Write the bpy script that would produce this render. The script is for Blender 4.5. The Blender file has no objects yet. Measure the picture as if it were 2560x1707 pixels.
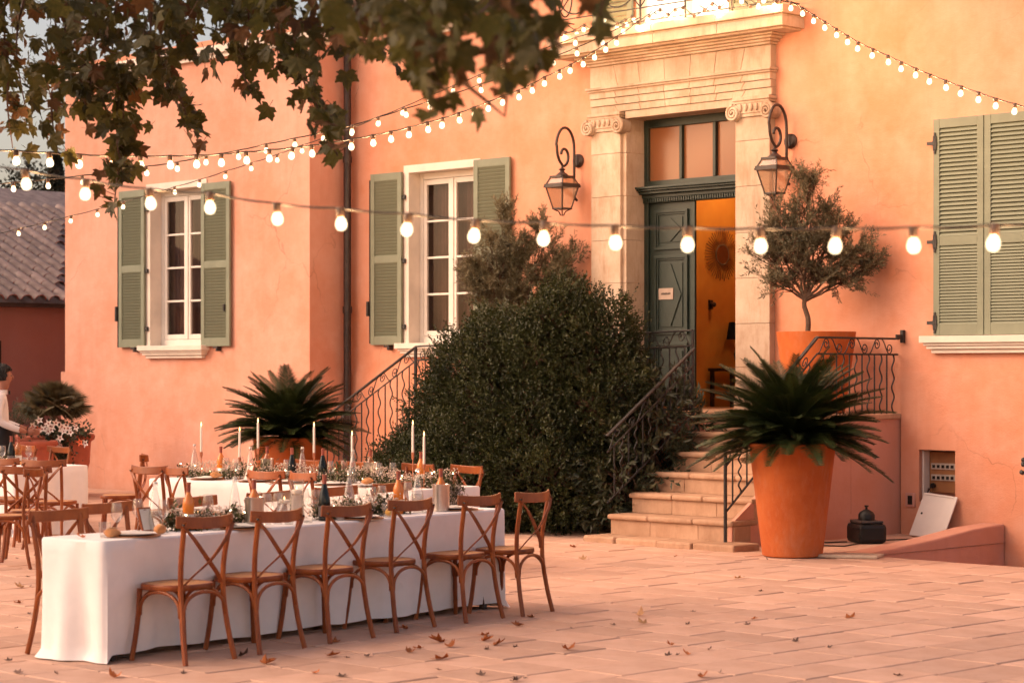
import bpy, math, random
import numpy as np
from mathutils import Vector, Matrix
sc = bpy.context.scene
C = sc.collection
RND = random.Random(11)
pi = math.pi; rad = math.radians; sin = math.sin; cos = math.cos
EYE = 1.75; FPX = 5500.0            # eye height; focal length in pixels of a 2560 px wide frame
# ---------------------------------------------------------------- camera
cam_d = bpy.data.cameras.new('camera'); cam = bpy.data.objects.new('camera', cam_d); C.objects.link(cam)
cam.location = (0, 0, EYE); cam.rotation_euler = (pi/2, 0, 0)
cam_d.sensor_width = 36; cam_d.lens = 36*FPX/2560; cam_d.shift_y = 75.5/2560
cam_d.clip_start = 0.1; cam_d.clip_end = 2000
cam_d.dof.use_dof = True; cam_d.dof.focus_distance = 20.0; cam_d.dof.aperture_fstop = 3.5
sc.camera = cam
# ---------------------------------------------------------------- sky, sun, exposure
world = bpy.data.worlds.new('World'); sc.world = world; world.use_nodes = True
wn = world.node_tree.nodes; wl = world.node_tree.links; wn.clear()
SUN_EL, SUN_AZ = rad(36), rad(262)      # soft light from the left
sky = wn.new('ShaderNodeTexSky'); sky.sky_type = 'NISHITA'; sky.sun_disc = False
sky.sun_elevation = SUN_EL; sky.sun_rotation = SUN_AZ
sky.air_density = 1.0; sky.dust_density = 4.0; sky.ozone_density = 1.0
tint = wn.new('ShaderNodeMix'); tint.data_type = 'RGBA'; tint.blend_type = 'MULTIPLY'
tint.inputs[0].default_value = 1.0; tint.inputs[7].default_value = (1.0, 0.79, 0.66, 1)
bgn = wn.new('ShaderNodeBackground'); bgn.inputs[1].default_value = 0.145
wo = wn.new('ShaderNodeOutputWorld')
wl.new(sky.outputs[0], tint.inputs[6]); wl.new(tint.outputs[2], bgn.inputs[0]); wl.new(bgn.outputs[0], wo.inputs[0])
sun_d = bpy.data.lights.new('sun', 'SUN'); sun = bpy.data.objects.new('sun', sun_d); C.objects.link(sun)
sun_d.energy = 0.55; sun_d.angle = rad(55); sun_d.color = (1.0, 0.80, 0.66)
sdir = Vector((sin(SUN_AZ)*cos(SUN_EL), cos(SUN_AZ)*cos(SUN_EL), sin(SUN_EL)))
sun.rotation_euler = sdir.to_track_quat('Z', 'Y').to_euler()
vs = sc.view_settings; vs.view_transform = 'Standard'; vs.look = 'None'; vs.exposure = 0.90; vs.gamma = 1.0
vs.use_curve_mapping = False
sc.cycles.use_denoising = True; sc.cycles.max_bounces = 5; sc.cycles.diffuse_bounces = 2
sc.cycles.use_adaptive_sampling = True; sc.cycles.adaptive_threshold = .03; sc.cycles.adaptive_min_samples = 10
sc.cycles.transparent_max_bounces = 14; sc.cycles.glossy_bounces = 2; sc.cycles.sample_clamp_indirect = 6
BULB_W = 14; BULB_COL = (1.0, 0.54, 0.24)
# ---------------------------------------------------------------- facade frame: u along the facade, w out of it
CF = 28.0; Q = math.sqrt(.5); FROT = -pi/4
def FP(u, w, z=0.0): return Vector((CF/2 + u*Q - w*Q, CF/2 - u*Q - w*Q, z))
def UW(p): return ((p[0]-p[1])*Q, (CF-(p[0]+p[1]))*Q)
def PX(x, y, Y): return Vector(((x-1280)/FPX*Y, Y, EYE + (929-y)/FPX*Y))
def toPX(p): return (1280+FPX*p[0]/p[1], 929-FPX*(p[2]-EYE)/p[1])
# ---------------------------------------------------------------- mesh builder
class MB:
    def __init__(s): s.v = []; s.f = []; s.m = []
    def add(s, vs, fs, mi=0):
        o = len(s.v); s.v += [tuple(p) for p in vs]; s.f += [tuple(i+o for i in f) for f in fs]; s.m += [mi]*len(fs); return s
    def box(s, x0, x1, y0, y1, z0, z1, mi=0):
        v = [(x0,y0,z0),(x1,y0,z0),(x1,y1,z0),(x0,y1,z0),(x0,y0,z1),(x1,y0,z1),(x1,y1,z1),(x0,y1,z1)]
        return s.add(v, [(0,3,2,1),(4,5,6,7),(0,1,5,4),(1,2,6,5),(2,3,7,6),(3,0,4,7)], mi)
    def B(s, u0, u1, w0, w1, z0, z1, mi=0): return s.box(u0, u1, -w1, -w0, z0, z1, mi)
    def prism(s, poly, d, mi=0):      # poly: list of Vector (planar), d: extrude vector
        n = len(poly); d = Vector(d); a = [Vector(p) for p in poly]
        v = a + [p+d for p in a]
        f = [tuple(range(n))[::-1], tuple(range(n, 2*n))] + [(i, (i+1) % n, n+(i+1) % n, n+i) for i in range(n)]
        return s.add(v, f, mi)
    def tube(s, pts, r, n=8, cap=True, mi=0, flat=None):
        P = [Vector(p) for p in pts]; k = len(P); rr = r if isinstance(r, (list, tuple)) else [r]*k
        T = [(P[min(i+1, k-1)]-P[max(i-1, 0)]).normalized() for i in range(k)]
        up = Vector((0, 0, 1)) if abs(T[0].z) < .9 else Vector((1, 0, 0))
        N = (up - T[0]*up.dot(T[0])).normalized(); v = []; f = []
        for i in range(k):
            N = (N - T[i]*N.dot(T[i])).normalized(); Bn = T[i].cross(N)
            for j in range(n):
                a = 2*pi*j/n + (pi/n if n == 4 else 0); c1, c2 = cos(a)*rr[i], sin(a)*rr[i]
                if flat: c2 *= flat
                v.append(P[i] + N*c1 + Bn*c2)
        for i in range(k-1):
            for j in range(n):
                f.append((i*n+j, i*n+(j+1) % n, (i+1)*n+(j+1) % n, (i+1)*n+j))
        if cap: f += [tuple(range(n))[::-1], tuple((k-1)*n+j for j in range(n))]
        return s.add(v, f, mi)
    def lathe(s, prof, n=20, c=(0, 0, 0), mi=0, cap=True):
        v = []; f = []; k = len(prof)
        for r, z in prof:
            for j in range(n): a = 2*pi*j/n; v.append((c[0]+r*cos(a), c[1]+r*sin(a), c[2]+z))
        for i in range(k-1):
            for j in range(n): f.append((i*n+j, i*n+(j+1) % n, (i+1)*n+(j+1) % n, (i+1)*n+j))
        if cap: f += [tuple(range(n))[::-1], tuple((k-1)*n+j for j in range(n))]
        return s.add(v, f, mi)
    def ball(s, c, r, n=10, k=6, mi=0, sq=(1, 1, 1)):
        return s.add(*ballvf(c, r, n, k, sq), mi)
    def bar(s, pts, w, t, wdir, mi=0):   # flat bar of width w along wdir, thickness t
        P = [Vector(p) for p in pts]; k = len(P); W = Vector(wdir); v = []; f = []
        for i in range(k):
            T = (P[min(i+1, k-1)]-P[max(i-1, 0)]).normalized()
            Wd = W[:] if False else (W - T*W.dot(T)).normalized(); N = T.cross(Wd)
            for a, b in ((-1, -1), (1, -1), (1, 1), (-1, 1)): v.append(P[i]+Wd*(a*w/2)+N*(b*t/2))
        for i in range(k-1):
            for j in range(4): f.append((i*4+j, i*4+(j+1) % 4, (i+1)*4+(j+1) % 4, (i+1)*4+j))
        f += [(3, 2, 1, 0), tuple((k-1)*4+j for j in range(4))]
        return s.add(v, f, mi)
    def mesh(s, name, mats, smooth=False):
        me = bpy.data.meshes.new(name); me.from_pydata(s.v, [], s.f)
        for m in (mats if isinstance(mats, (list, tuple)) else [mats]): me.materials.append(m)
        if any(s.m): me.polygons.foreach_set('material_index', s.m)
        if smooth:
            me.polygons.foreach_set('use_smooth', [True]*len(me.polygons))
            if smooth != 2: me.set_sharp_from_angle(angle=rad(40))
        me.update(); return me
def ballvf(c, r, n=10, k=6, sq=(1, 1, 1)):
    v = [(c[0], c[1], c[2]-r*sq[2])]; f = []
    for i in range(1, k):
        t = -pi/2+pi*i/k
        for j in range(n): a = 2*pi*j/n; v.append((c[0]+r*cos(t)*cos(a)*sq[0], c[1]+r*cos(t)*sin(a)*sq[1], c[2]+r*sin(t)*sq[2]))
    v.append((c[0], c[1], c[2]+r*sq[2])); L = len(v)-1
    for j in range(n):
        f.append((0, 1+(j+1) % n, 1+j)); f.append((L, 1+(k-2)*n+j, 1+(k-2)*n+(j+1) % n))
        for i in range(k-2): f.append((1+i*n+j, 1+i*n+(j+1) % n, 1+(i+1)*n+(j+1) % n, 1+(i+1)*n+j))
    return v, f
def ob(name, mb, mat, parent=None, smooth=False, loc=None, rz=None, bevel=0):
    me = mb.mesh(name, mat, smooth) if isinstance(mb, MB) else mb
    o = bpy.data.objects.new(name, me); C.objects.link(o)
    if parent: o.parent = parent
    if loc is not None: o.location = loc
    if rz is not None: o.rotation_euler = (0, 0, rz)
    if bevel:
        b = o.modifiers.new('bevel', 'BEVEL'); b.width = bevel; b.segments = 2; b.limit_method = 'ANGLE'; b.angle_limit = rad(35)
    return o
def tag(o, label, cat, group=None):
    o['label'] = label; o['category'] = cat
    if group: o['group'] = group
    return o
def thing(name, label, cat, loc=(0, 0, 0), rz=0.0, group=None):
    o = bpy.data.objects.new(name, None); C.objects.link(o); o.location = loc; o.rotation_euler = (0, 0, rz)
    o.empty_display_size = .1
    return tag(o, label, cat, group)
def dup(root, loc, rz, label=None, group=None, parent=None, scale=None):
    r = root.copy(); C.objects.link(r); r.location = loc; r.rotation_euler = (0, 0, rz)
    if parent: r.parent = parent
    if label: r['label'] = label
    if group: r['group'] = group
    if scale: r.scale = scale if not isinstance(scale, (int, float)) else (scale,)*3
    for ch in list(root.children):
        c = ch.copy(); C.objects.link(c); c.parent = r
        for g in list(ch.children):
            d = g.copy(); C.objects.link(d); d.parent = c
    return r
def struct(o): o['kind'] = 'structure'; return o
def stuff(o): o['kind'] = 'stuff'; return o
# ---------------------------------------------------------------- materials
def nn(t, kind, **kw):
    n = t.nodes.new(kind)
    for k, v in kw.items(): setattr(n, k, v)
    return n
def mixc(t, fac, a, b, blend='MIX'):
    m = nn(t, 'ShaderNodeMix', data_type='RGBA', blend_type=blend)
    for i, x in ((0, fac), (6, a), (7, b)):
        if hasattr(x, 'is_output'): t.links.new(x, m.inputs[i])
        elif i == 0: m.inputs[0].default_value = x
        else: m.inputs[i].default_value = (*x, 1) if len(x) == 3 else x
    return m.outputs[2]
def noise(t, vec, scale, detail=3, rough=.6, lo=.35, hi=.65):
    n = nn(t, 'ShaderNodeTexNoise'); n.inputs['Scale'].default_value = scale; n.inputs['Detail'].default_value = detail
    n.inputs['Roughness'].default_value = rough; t.links.new(vec, n.inputs['Vector'])
    r = nn(t, 'ShaderNodeMapRange'); r.inputs[1].default_value = lo; r.inputs[2].default_value = hi
    t.links.new(n.outputs[0], r.inputs[0]); return r.outputs[0], n.outputs[0]
def coords(t, kind='Object', scale=(1, 1, 1)):
    tc = nn(t, 'ShaderNodeTexCoord'); o = tc.outputs[kind]
    if scale != (1, 1, 1):
        mp = nn(t, 'ShaderNodeMapping'); mp.inputs['Scale'].default_value = scale; t.links.new(o, mp.inputs[0]); o = mp.outputs[0]
    return o
def newmat(name):
    m = bpy.data.materials.new(name); m.use_nodes = True; t = m.node_tree; p = t.nodes['Principled BSDF']; return m, t, p
def mat(name, col, rough=.6, var=.15, scale=5, bump=0, bscale=80, metal=0, spec=.4, col2=None, orand=0, stretch=(1, 1, 1), sub=0, trans=0, coat=0):
    m, t, p = newmat(name)
    v = coords(t, 'Object', stretch)
    fac, raw = noise(t, v, scale)
    a = tuple(c*(1-var) for c in col); b = col2 or tuple(min(1, c*(1+var)) for c in col)
    c = mixc(t, fac, a, b)
    if orand:
        oi = nn(t, 'ShaderNodeObjectInfo'); mr = nn(t, 'ShaderNodeMapRange'); mr.inputs[3].default_value = 1-orand; mr.inputs[4].default_value = 1+orand
        t.links.new(oi.outputs['Random'], mr.inputs[0])
        h = nn(t, 'ShaderNodeHueSaturation'); t.links.new(c, h.inputs['Color']); t.links.new(mr.outputs[0], h.inputs['Value']); c = h.outputs[0]
    t.links.new(c, p.inputs['Base Color'])
    p.inputs['Roughness'].default_value = rough; p.inputs['Metallic'].default_value = metal; p.inputs['Specular IOR Level'].default_value = spec
    if coat: p.inputs['Coat Weight'].default_value = coat
    if trans:
        p.inputs['Transmission Weight'].default_value = trans
    if bump:
        _, bn = noise(t, coords(t), bscale, 3); bb = nn(t, 'ShaderNodeBump'); bb.inputs['Strength'].default_value = bump; bb.inputs['Distance'].default_value = .01
        t.links.new(bn, bb.inputs['Height']); t.links.new(bb.outputs[0], p.inputs['Normal'])
    return m
def emat(name, col, strength, sample=True, transp=0.0):
    m, t, p = newmat(name); t.nodes.remove(p); e = nn(t, 'ShaderNodeEmission'); e.inputs[0].default_value = (*col, 1); e.inputs[1].default_value = strength
    out = t.nodes['Material Output']
    if transp:
        tr = nn(t, 'ShaderNodeBsdfTransparent'); mx = nn(t, 'ShaderNodeMixShader'); mx.inputs[0].default_value = transp
        t.links.new(e.outputs[0], mx.inputs[1]); t.links.new(tr.outputs[0], mx.inputs[2]); t.links.new(mx.outputs[0], out.inputs[0])
    else: t.links.new(e.outputs[0], out.inputs[0])
    if not sample: m.cycles.emission_sampling = 'NONE'
    return m
def glassmat(name, tintc=(1, 1, 1), ior=1.45, rough=.03, dens=0.0, diff=(.5, .5, .5), lo=.06, hi=.9):
    # thin-walled glass: clear face-on, mirror-like at grazing angles; dens mixes in a milky or coloured body
    m, t, p = newmat(name); t.nodes.remove(p); out = t.nodes['Material Output']
    tr = nn(t, 'ShaderNodeBsdfTransparent'); tr.inputs[0].default_value = (*tintc, 1)
    gl = nn(t, 'ShaderNodeBsdfGlossy'); gl.inputs['Roughness'].default_value = rough
    lw = nn(t, 'ShaderNodeLayerWeight'); lw.inputs[0].default_value = .5
    pw_ = nn(t, 'ShaderNodeMath', operation='POWER'); t.links.new(lw.outputs['Facing'], pw_.inputs[0]); pw_.inputs[1].default_value = 3.0
    fr = nn(t, 'ShaderNodeMapRange'); fr.inputs[3].default_value = lo; fr.inputs[4].default_value = hi; t.links.new(pw_.outputs[0], fr.inputs[0])
    a = tr.outputs[0]
    if dens:
        df = nn(t, 'ShaderNodeBsdfDiffuse'); df.inputs[0].default_value = (*diff, 1)
        tl = nn(t, 'ShaderNodeBsdfTranslucent'); tl.inputs[0].default_value = (*diff, 1)
        m0 = nn(t, 'ShaderNodeMixShader'); m0.inputs[0].default_value = .5; t.links.new(df.outputs[0], m0.inputs[1]); t.links.new(tl.outputs[0], m0.inputs[2])
        m1 = nn(t, 'ShaderNodeMixShader'); m1.inputs[0].default_value = dens; t.links.new(a, m1.inputs[1]); t.links.new(m0.outputs[0], m1.inputs[2]); a = m1.outputs[0]
    m2 = nn(t, 'ShaderNodeMixShader'); t.links.new(fr.outputs[0], m2.inputs[0]); t.links.new(a, m2.inputs[1]); t.links.new(gl.outputs[0], m2.inputs[2])
    t.links.new(m2.outputs[0], out.inputs[0]); return m
def leafmat(name, col, col2, rough=.5, spec=.4, trans=.25, orand=0, scale=3):
    m, t, p = newmat(name); out = t.nodes['Material Output']
    fac, _ = noise(t, coords(t), scale, 3, .7, .3, .7); c = mixc(t, fac, col, col2)
    geo = nn(t, 'ShaderNodeNewGeometry'); ri = nn(t, 'ShaderNodeMapRange'); ri.inputs[3].default_value = .65; ri.inputs[4].default_value = 1.35
    t.links.new(geo.outputs['Random Per Island'], ri.inputs[0])
    h = nn(t, 'ShaderNodeHueSaturation'); t.links.new(c, h.inputs['Color']); t.links.new(ri.outputs[0], h.inputs['Value']); c = h.outputs[0]
    if orand:
        oi = nn(t, 'ShaderNodeObjectInfo'); mr = nn(t, 'ShaderNodeMapRange'); mr.inputs[3].default_value = 1-orand; mr.inputs[4].default_value = 1+orand
        t.links.new(oi.outputs['Random'], mr.inputs[0]); h2 = nn(t, 'ShaderNodeHueSaturation'); t.links.new(c, h2.inputs['Color']); t.links.new(mr.outputs[0], h2.inputs['Value']); c = h2.outputs[0]
    t.links.new(c, p.inputs['Base Color']); p.inputs['Roughness'].default_value = rough; p.inputs['Specular IOR Level'].default_value = spec
    tl = nn(t, 'ShaderNodeBsdfTranslucent'); t.links.new(c, tl.inputs[0])
    mx = nn(t, 'ShaderNodeMixShader'); mx.inputs[0].default_value = trans; t.links.new(p.outputs[0], mx.inputs[1]); t.links.new(tl.outputs[0], mx.inputs[2]); t.links.new(mx.outputs[0], out.inputs[0])
    return m
def stucco(name, c1, c2, c3):
    m, t, p = newmat(name); v = coords(t)
    f1, _ = noise(t, v, .55, 5, .6, .35, .7); f2, _ = noise(t, v, 2.3, 6, .65, .4, .75); f3, _ = noise(t, coords(t, 'Object', (3.0, 3.0, .35)), 1.6, 5, .7, .5, .8)
    c = mixc(t, f1, c1, c2); 
    k = nn(t, 'ShaderNodeMath', operation='MULTIPLY'); t.links.new(f2, k.inputs[0]); k.inputs[1].default_value = .45
    c = mixc(t, k.outputs[0], c, c3)
    k2 = nn(t, 'ShaderNodeMath', operation='MULTIPLY'); t.links.new(f3, k2.inputs[0]); k2.inputs[1].default_value = .3
    c = mixc(t, k2.outputs[0], c, tuple(x*.78 for x in c1))
    dv = nn(t, 'ShaderNodeTexNoise'); dv.inputs['Scale'].default_value = 2.2; dv.inputs['Detail'].default_value = 4; t.links.new(v, dv.inputs['Vector'])   # hairline cracks
    va = nn(t, 'ShaderNodeVectorMath', operation='MULTIPLY_ADD'); va.inputs[1].default_value = (.55, .55, .55); t.links.new(dv.outputs['Color'], va.inputs[0]); t.links.new(v, va.inputs[2])
    vo = nn(t, 'ShaderNodeTexVoronoi', feature='DISTANCE_TO_EDGE'); vo.inputs['Scale'].default_value = .55; t.links.new(va.outputs[0], vo.inputs['Vector'])
    mr = nn(t, 'ShaderNodeMapRange'); mr.inputs[1].default_value = 0; mr.inputs[2].default_value = .0055; mr.inputs[3].default_value = .55; mr.inputs[4].default_value = 0; t.links.new(vo.outputs['Distance'], mr.inputs[0])
    fm_, _ = noise(t, v, .8, 3, .6, .50, .62); mk = nn(t, 'ShaderNodeMath', operation='MULTIPLY'); t.links.new(mr.outputs[0], mk.inputs[0]); t.links.new(fm_, mk.inputs[1]); c = mixc(t, mk.outputs[0], c, tuple(x*.45 for x in c1))
    t.links.new(c, p.inputs['Base Color']); p.inputs['Roughness'].default_value = .9; p.inputs['Specular IOR Level'].default_value = .15
    _, b1 = noise(t, v, 90, 4, .7); _, b2 = noise(t, v, 9, 4, .6)
    ad = nn(t, 'ShaderNodeMath', operation='MULTIPLY_ADD'); t.links.new(b2, ad.inputs[0]); ad.inputs[1].default_value = 2.0; t.links.new(b1, ad.inputs[2])
    bb = nn(t, 'ShaderNodeBump'); bb.inputs['Strength'].default_value = .35; bb.inputs['Distance'].default_value = .012
    t.links.new(ad.outputs[0], bb.inputs['Height']); t.links.new(bb.outputs[0], p.inputs['Normal']); return m
def stained(name, a, b, dirt, stretch=(1.6, 1.6, .45), amount=.6, orand=.08):
    # mottled mineral surface with blotches and run marks of its own
    m, t, p = newmat(name); v = coords(t); f1, _ = noise(t, v, 2.6, 5, .65, .35, .68); c = mixc(t, f1, a, b)
    oi = nn(t, 'ShaderNodeObjectInfo'); va = nn(t, 'ShaderNodeVectorMath', operation='MULTIPLY_ADD'); mp = coords(t, 'Object', stretch)
    cx = nn(t, 'ShaderNodeCombineXYZ'); t.links.new(oi.outputs['Random'], cx.inputs[0]); t.links.new(oi.outputs['Random'], cx.inputs[2]); va.inputs[1].default_value = (17, 17, 17)
    t.links.new(cx.outputs[0], va.inputs[0]); t.links.new(mp, va.inputs[2])
    f2, _ = noise(t, va.outputs[0], 1.7, 6, .72, .52, .78); f3, _ = noise(t, va.outputs[0], 14, 4, .7, .50, .80)
    k = nn(t, 'ShaderNodeMath', operation='MULTIPLY'); t.links.new(f2, k.inputs[0]); k.inputs[1].default_value = amount; c = mixc(t, k.outputs[0], c, dirt)
    k = nn(t, 'ShaderNodeMath', operation='MULTIPLY'); t.links.new(f3, k.inputs[0]); k.inputs[1].default_value = amount*.5; c = mixc(t, k.outputs[0], c, dirt)
    mr = nn(t, 'ShaderNodeMapRange'); mr.inputs[3].default_value = 1-orand; mr.inputs[4].default_value = 1+orand; t.links.new(oi.outputs['Random'], mr.inputs[0])
    h = nn(t, 'ShaderNodeHueSaturation'); t.links.new(c, h.inputs['Color']); t.links.new(mr.outputs[0], h.inputs['Value']); t.links.new(h.outputs[0], p.inputs['Base Color'])
    p.inputs['Roughness'].default_value = .82; p.inputs['Specular IOR Level'].default_value = .25
    _, b1 = noise(t, v, 55, 4, .7); bb = nn(t, 'ShaderNodeBump'); bb.inputs['Strength'].default_value = .35; bb.inputs['Distance'].default_value = .008; t.links.new(b1, bb.inputs['Height']); t.links.new(bb.outputs[0], p.inputs['Normal']); return m
STUCCO = stucco('pink stucco', (.63, .252, .138), (.69, .325, .215), (.77, .45, .345))
STUCCO_SKYLIT = stucco('pink stucco tinted for sky light', (.635, .285, .185), (.69, .365, .27), (.76, .475, .385))  # plaster of the main wall with paler sky light put into its colour
STUCCO_BASE = stucco('base stucco', (.56, .255, .17), (.62, .33, .245), (.60, .33, .28))
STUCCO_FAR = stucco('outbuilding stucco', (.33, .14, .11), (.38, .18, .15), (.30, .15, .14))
STONE = stained('limestone', (.45, .325, .235), (.58, .46, .36), (.30, .15, .075), (1.8, 1.8, .4), .75)
STONE_STEP = stained('sandstone steps', (.40, .235, .145), (.52, .33, .22), (.24, .12, .07))
SIGNM = mat('clear sign plate', (.36, .27, .22), .35, .08, 12)
WHITE = mat('white window paint', (.74, .68, .61), .45, .05, 3)
WHITE_ST = mat('painted surround', (.74, .64, .55), .8, .08, 3, .15, 60)
GREEN = mat('sage shutter paint', (.200, .220, .155), .55, .08, 4, .08, 120)
DOORG = mat('dark green door paint', (.020, .032, .026), .40, .12, 5, .08, 90)
GLASS = glassmat('window glass', (.75, .72, .7), 1.5, .02, lo=.018, hi=.6)
FROST = glassmat('ribbed transom glass', (.3, .2, .12), 1.4, .25, .75, (.33, .15, .075), .05, .5)
CURTAIN = mat('brown curtain', (.15, .085, .065), .9, .2, 2)
SHEER = mat('white curtain', (.75, .72, .68), .9, .05, 2)
IRON = mat('black wrought iron', (.022, .018, .017), .5, .3, 20, .2, 100, spec=.5)
BRONZE = mat('brown painted iron', (.034, .019, .016), .45, .3, 15, .15, 90, spec=.5)
HALL = mat('ochre hall plaster', (.55, .20, .03), .85, .0, 1.6, .1, 40, col2=(.66, .29, .045))
DARK = mat('dark void', (.02, .015, .012), .9, .1, 2)
ROOFT = mat('grey roof tile', (.17, .125, .115), .85, .0, 6, .3, 50, col2=(.27, .21, .19), orand=.25)
TILEEND = mat('red roof tile', (.30, .085, .05), .85, .15, 5, orand=.2)
PAVER = stained('terracotta paver', (.52, .31, .22), (.60, .38, .285), (.33, .195, .135), (1, 1, 1), .35, .12)
MORTAR = mat('paving joint', (.085, .045, .030), .95, .2, 8, .3, 60)
POT = stained('terracotta pot', (.44, .098, .022), (.53, .14, .036), (.52, .25, .15), (1.2, 1.2, .5), .5)
POT_OLD = mat('dark terracotta', (.34, .09, .055), .8, .0, 4, .15, 50, col2=(.44, .125, .075))
SOIL = mat('soil', (.035, .02, .012), .95, .3, 30, .5, 40)
WOOD = mat('bentwood', (.19, .040, .0075), .40, .0, 3.0, .05, 60, col2=(.29, .075, .015), orand=.14, stretch=(3, 3, 1.5), spec=.4)
CLOTH = mat('white tablecloth', (.86, .80, .78), .9, .03, 6, .12, 220, spec=.1)
STEEL = mat('brushed steel', (.62, .55, .5), .3, .08, 2, metal=1, stretch=(8, 8, .4))
CLEAR = glassmat('clear glass', (.95, .95, .94), 1.5, .03, .07, (.85, .8, .75), .10, .95)
WAX = mat('candle wax', (.82, .70, .60), .5, .03, 4, spec=.4)
FLAME = emat('flame', (1, .50, .16), 5.0, False)
COPPER = mat('copper candlestick', (.75, .32, .2), .3, .1, 4, metal=1)
BLACKGL = mat('dark wine bottle', (.008, .010, .009), .15, .1, 4, spec=.35)
ROSE = mat('rose wine', (.72, .21, .035), .12, .06, 3, spec=.6)
PALEWINE = glassmat('pale wine bottle', (.85, .6, .35), 1.5, .03, .25, (.7, .4, .2))
FOIL = mat('red bottle foil', (.30, .07, .045), .35, .1, 8, spec=.6)
PAPER = mat('paper label', (.70, .63, .56), .8, .06, 10)
BREAD = mat('bread crust', (.48, .19, .06), .75, .0, 9, .2, 40, col2=(.60, .30, .13))
RATTAN = mat('rattan charger', (.30, .12, .05), .7, .2, 30, .5, 90)
NAPKIN = mat('napkin linen', (.62, .58, .52), .9, .05, 8)
BARK = mat('bark', (.14, .085, .055), .9, .25, 10, .5, 30)
TWIG = mat('twig', (.09, .045, .028), .85, .2, 10)
RUBBER = mat('black plastic', (.006, .0055, .0055), .5, .2, 8)
METALW = mat('white enamel sheet', (.70, .62, .57), .5, .05, 3)
CABLE = mat('black cable', (.014, .009, .007), .6, .1, 5)
SOCKET = mat('bulb socket', (.10, .06, .042), .5, .1, 5)
BULB = emat('lit bulb glass', (1.0, .74, .44), 2.6, False, .35)
FAIRY = emat('fairy light', (1.0, .72, .38), 14.0, False)
LITROOM = emat('lit balcony window', (1.0, .80, .58), 1.8)
# ================================================================ GROUND
def sheet(name, rects, z, m):
    mb = MB()
    for u0, u1, w0, w1 in rects:
        mb.add([FP(u0, w0, z), FP(u1, w0, z), FP(u1, w1, z), FP(u0, w1, z)], [(3, 2, 1, 0)])
    return struct(ob(name, mb, m))
PIT = (-12.52, -8.0, 0.0, 2.55)          # sunken ramp at the right
ground = sheet('ground', [(-300, 200, 2.55, 300), (-300, PIT[0], -300, 2.55), (PIT[1], 200, -300, 2.55)], -.022, MORTAR)
pit = MB()
pit.B(-12.5, -8.0, .0, 2.53, -1.45, -1.35)
pit.B(-12.5, -8.0, 2.5, 2.55, -1.4, -.03)
struct(ob('ramp', pit, STUCCO_BASE, loc=FP(0, 0), rz=FROT))
def visible(P, m=60):
    x, y = toPX(P); return P[1] > 2 and -m < x < 2560+m and -m < y < 1707+m
def pavers():
    rng = random.Random(5); cand = []
    def place(u, w, du, dw):
        c = FP(u+du/2, w+dw/2)
        if c.y < 8 or not visible(c, 120): return
        uu, ww = u+du/2, w+dw/2
        if PIT[0]-.1 < uu+du/2 and ww-dw/2 < PIT[3]-.01 and uu > PIT[0]-.3: return
        if ww-dw/2 < -.02 or (uu < -22.9 and ww-dw/2 < .70): return
        if -20.2 < uu < -13.8 and ww < 1.4: return
        cand.append((du*dw/c.y**2*(EYE/c.y), uu, ww, du, dw))
    # courses along u (left of the seam), courses along w (right of it)
    SE = -8.92
    w = 0.0
    while w < 17:
        dw = rng.choice((.39, .39, .40, .47)); u = SE - rng.uniform(0, .5); first = True; ue = SE
        while ue > -32:
            du = rng.choice((.40, .55, .55, .62, .48)); 
            if first: du = rng.uniform(.25, .6); first = False
            place(ue-du, w, du, dw); ue -= du
        w += dw
    u = SE
    while u < -2:
        du = rng.choice((.39, .40, .45)); w = PIT[3] if True else 0; first = True
        while w < 17:
            dw = rng.choice((.42, .55, .60, .70)); 
            if first: dw = rng.uniform(.3, .6); first = False
            place(u, w, du, dw); w += dw
        u += du
    cand.sort(reverse=True); cache = {}
    def vf(du, dw, top=0.0):
        g = .0055; a, b = du/2-g, dw/2-g; e = .006
        v = [(-a, -b, -.03), (a, -b, -.03), (a, b, -.03), (-a, b, -.03), (-a, -b, -e), (a, -b, -e), (a, b, -e), (-a, b, -e),
             (-a+e, -b+e, 0), (a-e, -b+e, 0), (a-e, b-e, 0), (-a+e, b-e, 0)]
        f = [(i, (i+1) % 4, 4+(i+1) % 4, 4+i) for i in range(4)]+[(4+i, 4+(i+1) % 4, 8+(i+1) % 4, 8+i) for i in range(4)]+[(8, 9, 10, 11)]
        return v, f
    rest = MB()
    for i, (_, uu, ww, du, dw) in enumerate(cand):
        z = rng.uniform(-.004, .003); tilt = (rng.uniform(-.004, .004), rng.uniform(-.004, .004))
        if i < 300:
            key = (round(du, 2), round(dw, 2))
            if key not in cache: cache[key] = MB().add(*vf(*key)).mesh('paver', PAVER)
            o = ob('paver', cache[key], None, ground); o.location = FP(uu, ww, z); o.rotation_euler = (tilt[0], tilt[1], FROT)
        else:
            v, f = vf(du, dw); rest.add([FP(uu+p[0], ww-p[1], p[2]+z) for p in v], f)
    stuff(ob('far_paving', rest, PAVER, ground))
pavers()
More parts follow.
